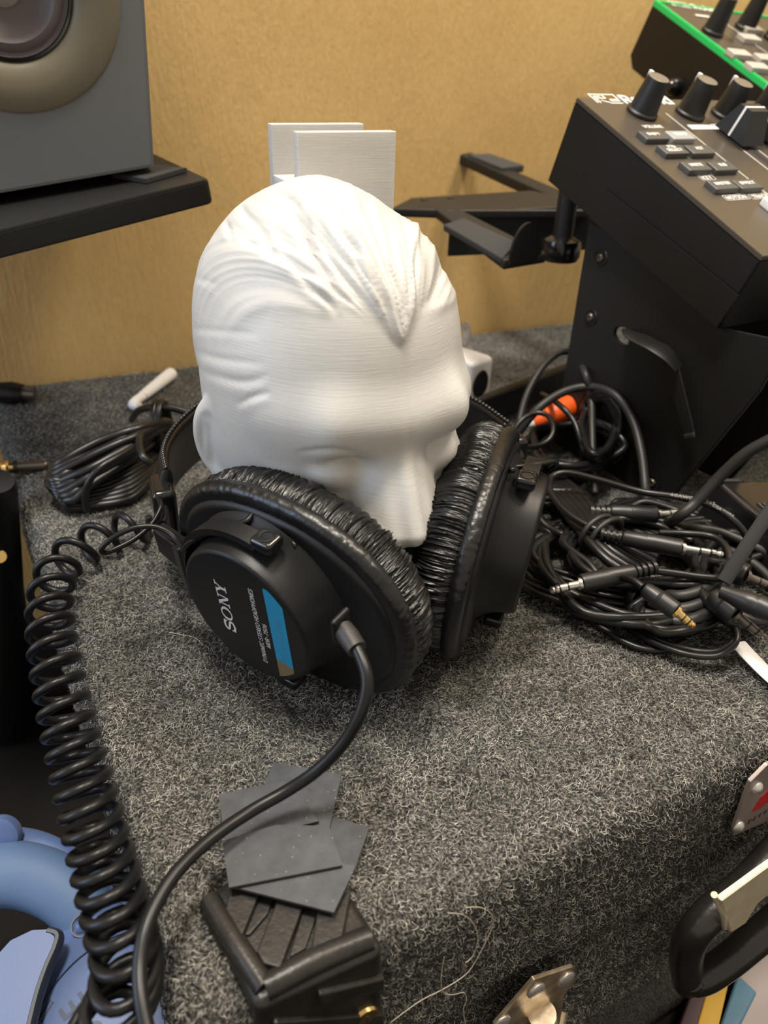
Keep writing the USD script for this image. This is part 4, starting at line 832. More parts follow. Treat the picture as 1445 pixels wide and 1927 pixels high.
# white box with a round hole behind the head
E1, E2 = at(881, 768, 0), at(922, 752, 0)
fx = (E2 - E1) / np.linalg.norm(E2 - E1); fz = V(fx[1], -fx[0], 0); bxw = np.linalg.norm(E2 - E1) * 1000
t = thing('white_adapter', 'small rounded white plastic box with a black round socket behind the head', 'adapter', E1)
BX = Fr(E1, fx, V(0, 0, 1)); hgt = 32
put(t, 'shell', BX(rbox(bxw, hgt, 46, 3.5, 12, c=(bxw / 2, hgt / 2, -23))), 'white_plastic', 40)
sk = lathe([(0, .4), (8.2, .4), (9.0, .7), (9.4, .2), (9.4, -1)], 36); sk.apply_scale([bxw / 28, 1.05, 1]); sk.apply_translation((bxw * .45, hgt * .47, .15)); put(t, 'socket', BX(sk), 'rubber_black', 40)
cable('short white cable loop rising behind the white adapter', [E1 + V(-.012, .030, .020), E1 + V(-.013, .034, .046), ad(868, 618, .545), ad(874, 612, .55), ad(880, 622, .55), ad(876, 640, .55), ad(868, 650, .55), E1 + V(-.022, .046, .008)], .0026, 'white_plastic', 'white_cable')
ba, bb = at(905, 778, .012), at(1086, 706, .012)
whole('plastic_bar', dilate([p + V(0, 0, z) + o for p in (ba, bb) for z in (-.007, .010) for o in (V(.003, .006, 0), -V(.003, .006, 0))], .0015, 8), 'black_plastic', 'flat black plastic bar lying between the white adapter and the stand', 'bar', 35)
# orange taped plug
o0, o1, o2 = at(1004, 796, .020), at(1050, 776, .026), at(1098, 752, .030)
t = thing('taped_plug', 'cable plug wrapped in bright orange tape on top of the cables', 'plug', o1 * [1, 1, 0])
put(t, 'tape_sleeve', tube(spline([o0, o0 * .5 + o1 * .5, o1, o2], 6), np.interp(np.linspace(0, 1, 19), [0, .2, .34, .36, .6, .62, 1], [.0034, .0048, .0056, .0066, .0070, .0073, .0073]), 18), 'orange_tape', 30)
put(t, 'white_end', tube(np.array([o0 + (o0 - o1) * .22, o0]), [.0022, .0032], 12), 'white_plastic', 40)
put(t, 'metal_collar', tube(np.array([o2, o2 + (o2 - o1) * .18, o2 + (o2 - o1) * .2, o2 + (o2 - o1) * .55]), [.0066, .0064, .0030, .0029], 16), 'dark_metal', 40)
put(t, 'metal_tip', tube(np.array([o2 + (o2 - o1) * .55, o2 + (o2 - o1) * .62, o2 + (o2 - o1) * .75]), [.0036, .0038, .0025], 14), 'steel', 40)
# cables behind the right cup
cable('thick black cable arching over the orange taped plug', [(950, 850, .010), (975, 815, .022), (1012, 770, .036), (1060, 738, .044), (1110, 728, .046), (1158, 745, .044), (1190, 792, .038), (1206, 850, .030), (1213, 910, .020), (1214, 960, .010), (1190, 1000, .006)], .0025, 'cable_matt')
cable('black cable making the tall narrow loop in front of the stand panel', [(968, 850, .008), (976, 800, .020), (992, 742, .032), (1022, 690, .044), (1055, 663, .050), (1082, 668, .050), (1100, 700, .046), (1112, 750, .040), (1114, 810, .030), (1116, 880, .016), (1120, 930, .006)], .0021, 'cable_matt')
cable('thin black cable curled in a small ring beside the right cup', [(958, 840, .020), (966, 812, .028), (985, 788, .034), (1008, 777, .036), (1030, 782, .036), (1041, 802, .034), (1036, 824, .030), (1015, 838, .026), (985, 842, .022), (955, 846, .016)], .0015)
cable('black cable running past the orange tape down to the pile', [(1020, 742, .030), (1050, 760, .040), (1078, 790, .036), (1092, 830, .028), (1100, 880, .014), (1090, 920, .006)], .0017)
def coil(label, cx, cy, rx, ry, n, r, z0, z1, seed, m='cable_black', rot=0.0, name='cable_coil', jit=.16):
    g = random.Random(seed); pts = []
    for k in range(n * 10):
        a = k * 2 * math.pi / 10; e = 1 + g.uniform(-jit, jit); x, y = rx * e * math.cos(a), ry * e * math.sin(a)
        pts.append((cx + x * math.cos(rot) - y * math.sin(rot) + g.uniform(-.06, .06) * rx, cy + x * math.sin(rot) + y * math.cos(rot), z0 + (z1 - z0) * (k / (n * 10)) + g.uniform(0, .004)))
    t = thing(name, label, 'cable', at(cx, cy, 0)); put(t, 'cord', tube(spline(A3(pts), 5), r, 8), m, True); return t
coil('loose coil of black cable under the orange taped plug', 1078, 838, 82, 44, 9, .0020, .003, .022, 5)
coil('black cable coil standing against the stand panel below the screws', 1128, 800, 34, 56, 8, .0020, .006, .030, 6, rot=.1)
coil('flat black coil between the right cup and the stand', 1040, 905, 55, 30, 6, .0017, .003, .012, 7)
# the pile on the right
coil('black cable coil lying at the foot of the stand panel', 1245, 985, 100, 34, 6, .0019, .003, .012, 21, rot=.2)
coil('black cable loops just behind the right cup', 1060, 965, 60, 44, 6, .0019, .003, .014, 22, rot=.3)
coil('black cable loops at the back right of the pile', 1350, 1020, 90, 40, 6, .0021, .003, .014, 23, rot=.15)
coil('large tangled coil of black cable at the bottom of the right pile', 1170, 1075, 168, 84, 9, .0019, .003, .012, 8, rot=.22)
coil('tangled black cable coil in the middle of the right pile', 1200, 1040, 120, 62, 9, .0018, .006, .018, 9, rot=.15)
coil('black cable coil at the right end of the pile', 1400, 1085, 80, 78, 8, .0022, .003, .016, 10)
coil('small black coil beneath the gold plug', 1270, 1150, 76, 40, 6, .0018, .003, .010, 12)
t = thing('tied_cable', 'thick strands of black cable tied together running down through the pile', 'cable', at(1130, 990, 0))
for k in range(6):
    o = (k - 2.5) * 13
    put(t, 'strand', tube(spline(A3([(1040 + o * .3, 908 - o * .35, .012), (1082 + o * .5, 950 - o * .5, .018), (1120 + o * .5, 1000 - o * .45, .022), (1165 + o * .5, 1040 - o * .6, .020), (1225 + o * .3, 1075 - o * .8, .014)]), 8), .0022, 9), 'cable_black', True)
tc = at(1117, 1002, .021); put(t, 'tie', tube(np.array([tc + .0125 * (math.cos(a) * V(.75, .5, .0) + math.sin(a) * V(0, -.1, .75)) + V(.0006, -.0004, 0) * a for a in np.linspace(0, 12.6, 46)]), .0013, 8), 'cable_matt', True)
t = cable('black printed cable with a nickel plug pointing right, on top of the pile', [(1150, 1006, .026), (1118, 995, .027), (1080, 975, .027), (1050, 948, .027), (1034, 918, .027), (1040, 896, .028), (1070, 890, .030), (1130, 904, .032), (1205, 925, .034), (1280, 936, .035), (1340, 952, .034), (1385, 984, .030), (1408, 1020, .022), (1405, 1060, .012)], .0017)
plug(t, at(1172, 1012, .027), at(1284, 1032, .029), at(1362, 1044, .028))
pcs = spline(A3([(1205, 925, .034), (1280, 936, .035), (1340, 952, .034), (1385, 984, .030)]), 12)
for i, w_ in ((3, 'SAKYS'), (9, '4ARRY'), (16, 'SB81SE1'), (24, 'SEAKYS')):
    a, b = pcs[i], pcs[i + 3]; x = (b - a) / np.linalg.norm(b - a); nn = (EYE - a) / np.linalg.norm(EYE - a); nn = nn - x * (nn @ x); nn /= np.linalg.norm(nn)
    if i in (9, 16, 24): put(t, 'cord_lettering', Fr(a + nn * .00172, x, np.cross(nn, x))(text({9: '48AWG', 16: '1581361', 24: 'CSA AWM'}[i], 1.3, .05, True, 10, center=False)), 'print_grey', False)
t = cable('black cable with a nickel plug pointing left towards the right cup', [(1232, 1074, .024), (1270, 1079, .023), (1320, 1086, .022), (1362, 1086, .022), (1372, 1060, .024), (1366, 1030, .026), (1340, 1010, .026), (1290, 1004, .025), (1240, 1003, .022)], .0017)
plug(t, at(1194, 1076, .025), at(1094, 1098, .022), at(1034, 1112, .018))
t = cable('black cable ending in a gold plug at the front of the pile', [(1210, 1106, .028), (1190, 1092, .028), (1165, 1087, .024), (1130, 1100, .014)], .0017)
plug(t, at(1212, 1108, .028), at(1272, 1150, .025), at(1307, 1180, .021), .0037, 'brass', False)
t = cable('black cable with a plug half buried at the back of the pile', [(1150, 964, .014), (1120, 960, .014), (1085, 945, .012), (1060, 930, .008)], .0017)
plug(t, at(1148, 964, .022), at(1236, 968, .023), at(1290, 962, .022), .0042)
t = cable('thick barrelled black plug with a bronze jack at the right edge of the pile', [(1362, 1066, .016), (1340, 1060, .012), (1310, 1062, .008)], .0019)
plug(t, at(1362, 1066, .027), at(1404, 1084, .027), at(1462, 1108, .023), .0052, 'dark_metal', False)
t = cable('black plug with a copper toned jack above the white cable', [(1338, 1118, .014), (1322, 1110, .012), (1300, 1115, .008)], .0019)
plug(t, at(1340, 1120, .025), at(1386, 1156, .023), at(1442, 1204, .016), .0050, 'dark_metal', False)
t = thing('barrel_connector', 'long ridged black barrel connector lying at the right edge of the frame', 'connector', at(1410, 1130, 0))
b0, b1 = at(1356, 1112, .030), at(1470, 1158, .030); put(t, 'barrel', frame_along(b0, b1)(lathe([(0, 0), (2.5, 0), (3, 4), (4.2, 9), (4.3, 11), (4.3, 12), (4.3, 14), (4.6, 14.5), (4.6, 19), (4.4, 19.3), (4.6, 19.8), (4.6, 60), (0, 60)], 28)), 'plug_black', 40)
t = thing('grey_strands', 'three parallel thick dark grey cable strands curving beside the gold plug', 'cable', at(1300, 1140, 0))
for k in range(3):
    o = k * 24; put(t, 'strand', tube(spline(A3([(1235 - o * .5, 1112 + o * .9, .010), (1275, 1122 + o, .015 - k * .002), (1318, 1112 + o, .017 - k * .002), (1350, 1090 + o, .016 - k * .002), (1372, 1056 + o, .012 - k * .002)]), 10), .0026, 10), 'cable_matt', True)
t = thing('twin_cable', 'flat twin black cable looping at the front edge of the pile', 'cable', at(1300, 1225, 0))
for o in (0, 9): put(t, 'strand', tube(spline(A3([(1185, 1176 + o, .004), (1235, 1202 + o, .006), (1292, 1222 + o, .007), (1345, 1226 + o, .008), (1380, 1206 + o, .010), (1386, 1180 + o, .012), (1366, 1156 + o, .012), (1336, 1140 + o, .010)]), 10), .0014, 9), 'cable_black', True)
t = thing('front_strands', 'thin parallel black strands fanning from under the right cup to the pile', 'cable', at(1060, 1090, 0))
for k in range(6):
    put(t, 'strand', tube(spline(A3([(978 + k * 2, 1052 + k * 10, .004), (1010, 1062 + k * 11, .007), (1060, 1078 + k * 11, .009), (1115, 1092 + k * 12, .009), (1175, 1100 + k * 13, .007)]), 8), .0014, 8), 'cable_black', True)
cable('thin black cable sagging along the front of the pile onto the carpet', [(1080, 1150, .003), (1130, 1180, .003), (1175, 1208, .0025), (1215, 1222, .0025), (1255, 1222, .003), (1290, 1205, .005)], .0015)
cable('thick grey cable descending from the right edge to the back of the pile', [ad(1480, 815, .330), ad(1445, 830, .335), ad(1400, 856, .342), ad(1352, 900, .350), ad(1312, 943, .355), ad(1275, 974, .358), at(1240, 996, .010), at(1200, 1010, .006)], .0027, 'cable_matt')
cable('grey cable crossing behind the flat strap', [(1250, 985, .014), (1300, 992, .020), (1350, 1000, .020), (1400, 1020, .018), (1465, 1052, .014)], .0022, 'cable_matt')
cable('dark cable running along the right edge above the plugs', [(1290, 1010, .012), (1340, 1022, .014), (1400, 1050, .013), (1440, 1080, .012), (1470, 1120, .010)], .0022, 'cable_matt')
t = thing('flat_strap', 'flat black strap slanting down across the right edge of the pile', 'strap', at(1400, 1040, 0))
put(t, 'strap', tube(spline([ad(1470, 930, .315), ad(1440, 975, .312), ad(1400, 1035, .308), ad(1362, 1095, .305)], 8), .0028, 10, flat=(.22, (EYE - at(1400, 1040, 0)))), 'strap_black', 40)
t = thing('power_adapter', 'black power adapter with a ridged grey top at the right edge beside the stand', 'adapter', at(1440, 960, 0))
q0 = ad(1352, 902, .375); gx_ = ad(1452, 990, .352) - q0; gx_ /= np.linalg.norm(gx_); AF = Fr(q0, gx_, np.cross(V(.2, .1, 1), gx_))
put(t, 'case', AF(rbox(60, 52, 26, 3, 12, c=(30, 26, -13))), 'gloss_plastic', 40)
for k in range(9): put(t, 'ridge', AF(rbox(30, 1.2, 1.4, .4, 6, c=(34, 8 + k * 4, .3))), 'rubber_worn', 40)
put(t, 'edge_strip', AF(rbox(2.2, 16, 1.2, .5, 6, c=(1.2, 6, .2))), 'rubber_worn', 40)
t = thing('white_flat_cable', 'flat white cable end on the carpet at the right edge', 'cable', at(1420, 1250, 0))
put(t, 'cord', tube(spline(A3([(1390, 1212, .006), (1412, 1236, .005), (1440, 1264, .004), (1480, 1300, .004)]), 8), .0036, 12, flat=(.4, V(0, 0, 1))), 'white_plastic', 40)

# ------------------------------------------------------------------ fittings of the case
plain('corner_plastic', (.010, .0096, .0092), .36, spec=.32, bump=(700, .25, .0005), vary=(120, .2, (.024, .022, .019)))
mat('nickel', {'g': ('texture_coordinate', {}), 'n': ('noise_texture', {'scale': 220.0, 'detail': 4.0}), 'r': ('rgb_ramp', {'ramp': [(.35, (.42, .33, .22)), (.65, (.66, .56, .42))]}), 'p': ('principled_bsdf', {'metallic': .85, 'roughness': .36})}, [('g.object', 'n.vector'), ('n.fac', 'r.fac'), ('r.color', 'p.base_color')])
plain('rivet_steel', (.55, .54, .52), .4, metal=.8, bump=(900, .4, .0004))
plain('handle_black', (.014, .012, .011), .25, bump=(300, .2, .0006))
plain('clip_cream', (.62, .55, .40), .4, metal=.3, vary=(90, .2, (.50, .42, .30)))
plain('badge_metal', (.50, .43, .40), .34, metal=.7)
plain('badge_red', (.45, .015, .02), .4)
plain('badge_black', (.02, .02, .02), .5)
ZT = .0045
T0, T1, T2, T3, T4, T5 = [at(*q, ZT) for q in ((378, 1692), (487, 1878), (716, 1772), (660, 1684), (590, 1645), (430, 1648))]
pg = [T0, T1, T2, T3, T5]; ctr = sum(pg) / 5
shell = dilate([p + (ctr - p) * .10 + V(0, 0, -.0045) for p in pg] + [p + (ctr - p) * .06 + V(0, 0, -.042) for p in pg], .0030, 14)
cp_ = put(case, 'corner_cap', shell, 'corner_plastic', 40, label='ribbed black plastic corner cap')
zt = ZT - .0016
put(cp_, 'edge_roll', tube(spline([T0 + V(.002, .001, -.002), T0 * .5 + T1 * .5 + V(.002, .001, -.0012), T1 + V(.001, .0035, -.002)], 8), .0031, 14), 'corner_plastic', 40)
put(cp_, 'edge_roll', tube(spline([T1 + V(.001, .0035, -.002), T1 * .5 + T2 * .5 + V(-.001, .003, -.001), T2 + V(-.003, .002, -.002)], 8), .0034, 14), 'corner_plastic', 40)
cq = lambda u, v: (340 + u / 3.44, 1600 + v / 3.44)
for poly in (((340, 250), (530, 260), (398, 585), (300, 420)), ((655, 300), (800, 360), (690, 650), (640, 800), (540, 770), (500, 700)), ((895, 400), (1095, 300), (1040, 590), (850, 690)), ((530, 290), (600, 305), (560, 420), (440, 560), (420, 560)), ((805, 380), (885, 400), (800, 650), (710, 700))):
    b = [at(*cq(*q), zt) for q in poly]; hgt_ = .0024 if poly[0][0] in (340, 655, 895) else .0006
    g = [p + (sum(b) / len(b) - p) * .06 for p in b]
    put(cp_, 'chevron_rib', dilate(g + [p + V(0, 0, -.003) for p in g], .0005, 8).translate((0, 0, hgt_)), 'corner_plastic', 35)
FO = meet(C0, dF, C0, dL)
nC = np.cross(T2 - T1, V(0, 0, 1)); nC = nC / np.linalg.norm(nC)
def cf_at(px, py, out=.0): return plane_at(px, py, T1 + nC * out, nC)
def fr_at(px, py, out=.0): return plane_at(px, py, FO + nF * out, nF)
for (u0, v0), (u1, v1) in (((900, 925), (1290, 830)), ((610, 1110), (1290, 1060))):
    a, b = cf_at(*cq(u0, v0), .0012), cf_at(*cq(u1, v1), .0012)
    put(cp_, 'front_rib', dilate([p + V(0, 0, z) + nC * o for p in (a, b) for z in (-.0028, .0015) for o in (-.004, .001)], .0008, 8), 'corner_plastic', 35)
FFR = lambda P: Fr(P, dF, V(0, 0, 1))                                   # on the front face: x along it, y up, z out
sc = FFR(cf_at(689, 1914, .0022))
s_ = put(cp_, 'screw', sc(lathe([(0, .9), (1.5, .9), (3.6, .5), (4.0, -.6), (0, -.6)], 24)), 'brass', 40)
put(s_, 'screw_slot', sc(join(rbox(.7, 4, .3, .1, 6, c=(0, 0, .9)))), 'badge_black', 40)
# badge, latch and handle on the front face
ff = [fr_at(*q, .0035) for q in ((1410, 1470), (1378, 1558), (1378, 1572), (1500, 1520), (1520, 1400), (1442, 1438))]
fo = FFR(ff[1]); bp_ = Polygon([fo.inv(p)[:2] for p in ff]).buffer(-1).buffer(1)
bdg = put(case, 'badge', fo(prism(bp_, 1.4, .3).translate((0, 0, -1))), 'badge_metal', 35, label='riveted metal badge with red lettering')
for q in ((1424, 1483), (1389, 1556)):
    p = fo.inv(fr_at(*q, .004)); put(bdg, 'rivet', fo(trimesh.Trimesh(lathe([(0, 2.0), (1.5, 1.7), (2.5, .8), (2.7, 0), (0, 0)], 20).vertices + V(p[0], p[1], .3), lathe([(0, 2.0), (1.5, 1.7), (2.5, .8), (2.7, 0), (0, 0)], 20).faces, process=False)), 'rivet_steel', 40)
rd = Polygon([fo.inv(fr_at(*q, .004))[:2] for q in ((1415, 1527), (1432, 1500), (1446, 1487), (1470, 1480), (1470, 1500), (1440, 1512), (1428, 1522))])
put(bdg, 'red_mark', fo(flat(rd, .25).apply_translation((0, 0, .4))), 'badge_red', False)
p = fo.inv(fr_at(1407, 1551, .004)); d_ = fo.inv(fr_at(1445, 1528, .004)) - p; aa = math.degrees(math.atan2(d_[1], d_[0]))
tm = text('NTR', 2.6, .1, False, 12, center=False); v = np.array(tm.vertices) @ rotz(math.radians(aa)).T
put(bdg, 'badge_lettering', fo(trimesh.Trimesh(v + V(p[0], p[1], .42), tm.faces, process=False)), 'badge_black', False)
lo = FFR(fr_at(1000, 1880, .004))
LQ = lambda *q: lo.inv(fr_at(*q, .004))[:2]
plate_p = Polygon([LQ(*q) for q in ((926, 1922), (1000, 1836), (1074, 1812), (1080, 1835), (1058, 1866), (1052, 1900), (1046, 1960), (920, 1990))]).buffer(-.8).buffer(.8)
lt = put(case, 'latch', lo(prism(plate_p, 1.4, .3)), 'nickel', 35, label='brassy nickel latch with three rivets')
for q in ((1004, 1857), (1060, 1836), (939, 1917)):
    p = LQ(*q); m = lathe([(0, 1.3), (2.8, 1.1), (3.6, .5), (3.6, 0), (0, 0)], 24); m.apply_translation((p[0], p[1], 1.3)); put(lt, 'rivet', lo(m), 'rivet_steel', 40)
a, b = lo(V(*LQ(1010, 1893), 3.0)), lo(V(*LQ(1020, 1990), 3.0))
put(lt, 'latch_roll', tube(spline([a, a * .5 + b * .5 + nF * .001, b], 6), .0052, 20), 'nickel', 40)
a, b = lo(V(*LQ(1022, 1905), 8.5)), lo(V(*LQ(1046, 1880), 5)); put(lt, 'latch_lip', tube(spline([lo(V(*LQ(990, 1935), 6)), a, b], 6), .0022, 12, flat=(.5, nF)), 'nickel', 40)
# carrying handle: a padded black bar folded down against the face, held by a cream metal clip
hA = [fr_at(1500, 1560, .012), fr_at(1400, 1668, .014), fr_at(1345, 1712, .014), fr_at(1308, 1752, .014), fr_at(1292, 1795, .013), fr_at(1292, 1850, .012)]
hB = [fr_at(1292, 1838, .013), fr_at(1310, 1845, .015), fr_at(1352, 1822, .017), fr_at(1400, 1785, .018), fr_at(1470, 1725, .018), fr_at(1540, 1660, .018)]
hd = put(case, 'handle', tube(spline(hB, 8), np.interp(np.linspace(0, 1, 41), [0, .06, .3, 1], [.0035, .0058, .0066, .0068]), 20), 'handle_black', 40, label='glossy black carrying handle')
put(hd, 'handle_end', tube(spline(hA, 8), np.interp(np.linspace(0, 1, 41), [0, .6, .85, 1], [.0062, .0062, .0066, .0058]), 20), 'handle_black', 40)
clp = [fr_at(*q, .0215) for q in ((1346, 1686), (1366, 1746), (1395, 1728), (1418, 1690), (1480, 1640), (1480, 1590), (1420, 1632))]
co = FFR(clp[0]); cpg = Polygon([co.inv(p)[:2] for p in clp])
put(hd, 'handle_clip', co(prism(cpg.buffer(-.6).buffer(.6), 2.2, .6)), 'clip_cream', 35, label='cream metal clip')
put(hd, 'clip_edge', tube(spline([clp[0] - nF * .0005, clp[0] * .5 + clp[1] * .5 + nF * .0012, clp[1] - nF * .0005], 6), .0012, 10), 'clip_cream', 40)

# ------------------------------------------------------------------ rubber squares lying over the corner
mat('rubber_sheet', {'g': ('texture_coordinate', {}), 'n': ('noise_texture', {'scale': 90.0, 'detail': 5.0, 'roughness': .65}), 'w': ('voronoi_texture', {'scale': 420.0}), 'r': ('rgb_ramp', {'ramp': [(.3, (.026, .028, .032)), (.7, (.060, .064, .070))]}),
     'r2': ('rgb_ramp', {'ramp': [(.0, (.5, .5, .48)), (.10, (0, 0, 0))]}), 'x': ('mix_color', {'blend_type': 'add', 'fac': .55}), 'b': ('bump', {'strength': .15, 'distance': .0006}), 'p': ('principled_bsdf', {'roughness': .52, 'specular_ior_level': .4})},
    [('g.object', 'n.vector'), ('g.object', 'w.vector'), ('n.fac', 'r.fac'), ('w.distance', 'r2.fac'), ('r.color', 'x.a'), ('r2.color', 'x.b'), ('x.result', 'p.base_color'), ('n.fac', 'b.height'), ('b.normal', 'p.normal')])
def sheet(label, pxs, z, th=.0009):
    P = [at(q[0], q[1], z + (q[2] if len(q) > 2 else 0)) for q in pxs]
    nrm_ = np.cross(P[1] - P[0], P[2] - P[0]); nrm_ /= np.linalg.norm(nrm_); nrm_ = nrm_ if nrm_[2] > 0 else -nrm_
    whole('rubber_square', m3.Manifold.hull_points(np.array(P + [p - V(0, 0, th) for p in P])), 'rubber_sheet', label, 'rubber square', False)
sheet('dusty dark rubber square lowest of the stack, its right corner on the carpet', ((560, 1520), (627, 1536), (695, 1557), (668, 1634), (590, 1625)), .0046)
sheet('dark rubber square at the back of the stack, under the straight cord', ((514, 1434), (643, 1457), (620, 1558), (474, 1541)), .0058)
sheet('dark rubber square at the left of the stack, half under the cord', ((411, 1494), (540, 1468), (600, 1545), (424, 1588)), .0072)
sheet('dark rubber square hanging over the ribbed corner cap', ((480, 1590), (669, 1630), (628, 1717), (436, 1668)), .0086)
sheet('topmost dark rubber square, tilted across the middle of the stack', ((418, 1582), (520, 1552), (619, 1554), (644, 1628), (431, 1670)), .0100)

# ------------------------------------------------------------------ loose hairs
plain('hair_pale', (.50, .46, .38), .5)
def hair_(label, pts, r=.00011): whole('stray_hair', tube(spline([fr_at(q[0], q[1], .005) if len(q) == 2 else at(*q) for q in pts], 8), r, 5), 'hair_pale', label, 'hair', True)
hair_('long pale hair curling over the dark front face left of the latch', [(735, 1924), (790, 1884), (840, 1858), (880, 1830), (905, 1790), (926, 1745), (926, 1722), (905, 1708), (875, 1708)])
hair_('short pale hair bent in an arc inside the longer hair', [(842, 1718), (872, 1722), (892, 1740), (899, 1768), (890, 1798), (876, 1812)])
hair_('fine pale hair beside the bottom of the corner cap', [(836, 1800), (830, 1840), (834, 1866), (850, 1872), (872, 1868), (878, 1880), (872, 1900), (876, 1927)])
hair_('pale hair on the carpet near the left cup', [(318, 1190, .004), (340, 1194, .005), (366, 1200, .004), (382, 1214, .003)])

# ------------------------------------------------------------------ blue wireless headphones below the case, left
plain('blue_matt', (.066, .112, .255), .42, bump=(2600, .1, .0002), sheen_weight=.2)
plain('blue_soft', (.074, .132, .245), .6, bump=(1200, .2, .0004))
plain('blue_dark', (.008, .014, .035), .6)
plain('blue_grey', (.022, .028, .040), .45)
plain('blue_print', (.035, .055, .10), .5)
DB = .300
bc = ad(255, 1968, DB)                                                   # middle of the cup
bn = (EYE - bc) / np.linalg.norm(EYE - bc) * .62 + V(-.10, -.10, .9); bn /= np.linalg.norm(bn)
bxx = plane_at(400, 1830, bc, bn) - bc; BFm = Fr(bc, bxx, None, bn)
BQ = lambda px, py, h=0: (lambda r: r)(BFm.inv(plane_at(px, py, bc + bn * h * .001, bn)))
bh = thing('blue_headphones', 'matt blue wireless headphones lying below the case at the lower left', 'headphones', bc * [1, 1, 0] + V(0, 0, DESK))
R_b = np.linalg.norm(BQ(22, 1790)[:2]); R_b = 56.0
def ov(m, kx=1.0, ky=1.06): m = m.copy(); m.apply_scale([kx, ky, 1]); return m
put(bh, 'ear_cup', BFm(ov(lathe([(0, 0), (20, -.3), (34, -1.6), (41, -3.2), (41.2, -3.8), (42, -3.9), (50, -6.0), (56, -9.5), (60.5, -14.5), (62, -20), (60, -26), (52, -28), (0, -28)], 96))), 'blue_matt', 40)
put(bh, 'ear_pad', BFm(ov(lathe([(28, -27), (56, -27), (62, -30), (64.5, -37), (62, -44), (54, -47), (44, -46), (36, -41), (30, -31)], 96))), 'blue_soft', 40)
put(bh, 'cup_seam', BFm(ov(lathe([(40.9, -3.0), (41.15, -2.75), (41.6, -2.95), (41.6, -4.2), (40.9, -4.2)], 96))), 'blue_dark', 40)
# yoke arm: flat blade rising over the cup
ya = [BQ(20, 1770, 6), BQ(62, 1752, 5), BQ(98, 1752, 4), BQ(112, 1768, 4), BQ(96, 1820, 5), BQ(76, 1870, 6), BQ(58, 1940, 7), BQ(50, 1990, 7), BQ(-60, 1990, 9), BQ(-60, 1850, 9)]
yg = Polygon([p[:2] for p in ya]).buffer(-2).buffer(4).buffer(-2)
put(bh, 'yoke_arm', BFm(prism(yg, 6, 1.0).translate((0, 0, 1.2))), 'blue_matt', 35)
ye = [V(*BQ(*q, 4)[:2], 4.2) for q in ((92, 1755), (110, 1762), (106, 1785), (90, 1822), (74, 1868), (62, 1915), (52, 1960))]
put(bh, 'arm_edge', tube(spline([BFm(p) for p in ye], 8), .0022, 10, flat=(1.6, bn)), 'blue_grey', 40, label='dark grey edge of the arm')
b0_ = BQ(152, 1736, -2); b1_ = BQ(215, 1712, -2)
put(bh, 'button', BFm(dilate([(b0_[0], b0_[1], -7.0), (b1_[0], b1_[1], -8.2)], 3.6, 20)), 'blue_matt', 40)
g0 = np.array([b0_[:2], b1_[:2]]); gr = LineString(g0).buffer(5.0).difference(LineString(g0).buffer(4.3))
put(bh, 'button_rim', BFm(flat(gr, 1.2).apply_translation((0, 0, -6.4))), 'blue_grey', 35)
for i in range(7):
    for j in range(2):
        p = BQ(70 + i * 3.4 + j * 6, 1914 - i * 5.6 + j * 4.5, 0); rr_ = math.hypot(p[0], p[1] / 1.06); zz = np.interp(rr_, [0, 20, 34, 41, 50, 56], [0, -.3, -1.6, -3.2, -6, -9.5])
        m = lathe([(0, .12), (.55, .1), (.6, -.4), (0, -.4)], 8); m.apply_translation((p[0], p[1], zz)); put(bh, 'microphone_hole', BFm(m), 'blue_dark', 40)
l0 = BQ(216, 1968, 0); l1 = BQ(162, 1884, 0); dr = (l1 - l0)[:2]; an = math.atan2(dr[1], dr[0])
tm = text('BOSE', 9.5, .25, True, np.linalg.norm(dr) * 1.25, center=False); v = np.array(tm.vertices); v = v @ rotz(an).T; v += V(l0[0], l0[1], -1.0)
rr_ = np.hypot(v[:, 0], v[:, 1] / 1.06); v[:, 2] += np.interp(rr_, [0, 20, 34, 41, 50, 56], [0, -.3, -1.6, -3.2, -6, -9.5]) + .95
put(bh, 'maker_lettering', BFm(trimesh.Trimesh(v, tm.faces, process=False)), 'blue_print', False)
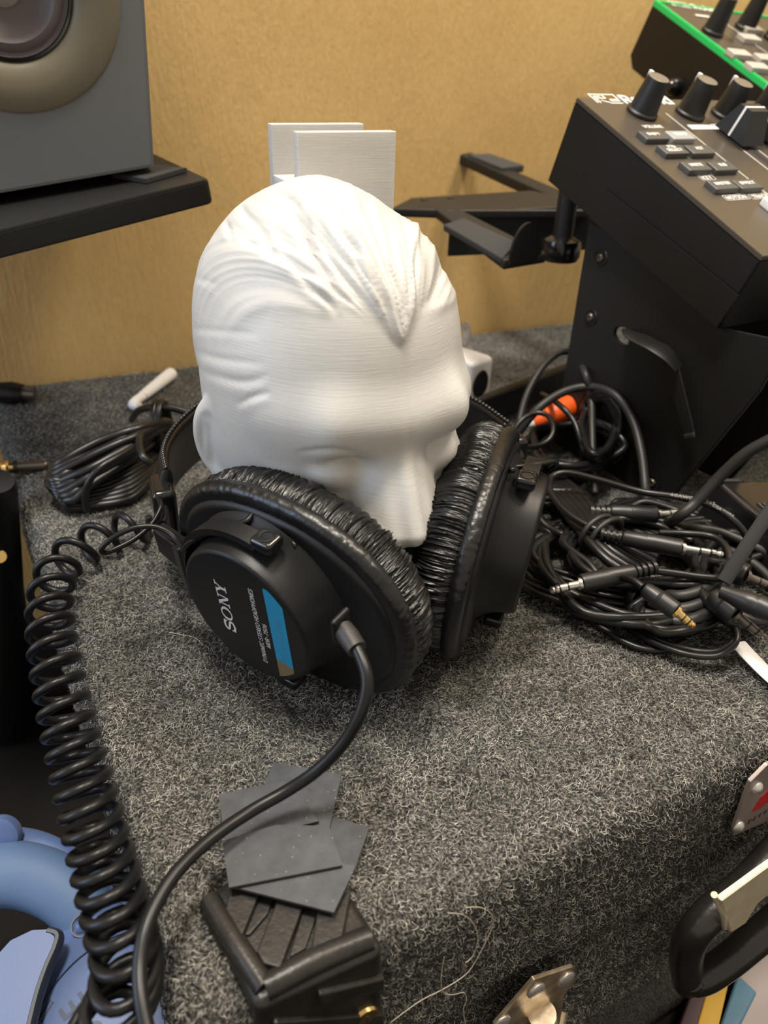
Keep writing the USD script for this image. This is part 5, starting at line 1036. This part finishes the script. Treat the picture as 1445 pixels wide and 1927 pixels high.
# headband sweeping round behind the cup
hbx = spline([ad(-120, 1710, .345), ad(-60, 1664, .352), ad(0, 1646, .355), ad(60, 1650, .355), ad(118, 1676, .352), ad(165, 1722, .348), ad(198, 1780, .344), ad(215, 1840, .342), ad(222, 1910, .342)], 8)
put(bh, 'headband', tube(hbx, np.interp(np.linspace(0, 1, len(hbx)), [0, .3, .7, 1], [.0145, .0145, .013, .010]), 28, flat=(.8, V(0, -.4, 1))), 'blue_soft', 40)
hb2 = spline([ad(-120, 1668, .355), ad(-60, 1616, .362), ad(0, 1592, .368), ad(62, 1598, .366), ad(120, 1628, .362), ad(170, 1678, .354), ad(204, 1740, .348)], 8)
put(bh, 'headband_shell', tube(hb2, .0085, 20, flat=(.55, V(0, -.4, 1))), 'blue_matt', 40)
hk = Fr(ad(0, 1574, .360), V(1, .1, 0), V(0, .5, .8)); put(bh, 'headband_hinge', hk(lathe([(0, 2.4), (6.5, 2.2), (8.6, 1.3), (9, 0), (9, -3.4), (0, -3.4)], 32)), 'blue_matt', 40)
put(bh, 'cup_hollow', BFm(ov(lathe([(0, -47), (30, -47), (41, -44), (40, -44.5), (0, -48)], 48))), 'blue_dark', 40)

# ------------------------------------------------------------------ things on the shelf under the case front, right
plain('paper_yellow', (.52, .30, .015), .5)
plain('card_blue', (.06, .16, .25), .5)
plain('card_pink', (.46, .34, .31), .5)
plain('film_clear', (.36, .31, .305), .3)
plain('maroon', (.035, .008, .012), .5)
def block(name, label, cat, pxs, z, h, m):
    P = [at(*q, z) for q in pxs]; return whole(name, dilate([p for p in P] + [p - V(0, 0, h) for p in P], .0012, 8), m, label, cat, 35)
ZS = -.195
block('yellow_box', 'yellow edged box under the carrying handle', 'box', ((1352, 1800), (1392, 1812), (1352, 1960), (1306, 1960)), ZS, .014, 'paper_yellow')
block('maroon_book', 'dark maroon book beside the yellow box under the case', 'book', ((1330, 1800), (1346, 1800), (1300, 1960), (1270, 1960)), ZS, .014, 'maroon')
block('blue_card', 'blue card lying on the pale pouch at the lower right', 'card', ((1390, 1842), (1418, 1868), (1372, 1960), (1350, 1960)), ZS + .002, .002, 'card_blue')
block('pale_pouch', 'pale pinkish plastic pouch at the lower right corner', 'pouch', ((1378, 1815), (1500, 1720), (1560, 1980), (1340, 1980)), ZS, .014, 'film_clear')
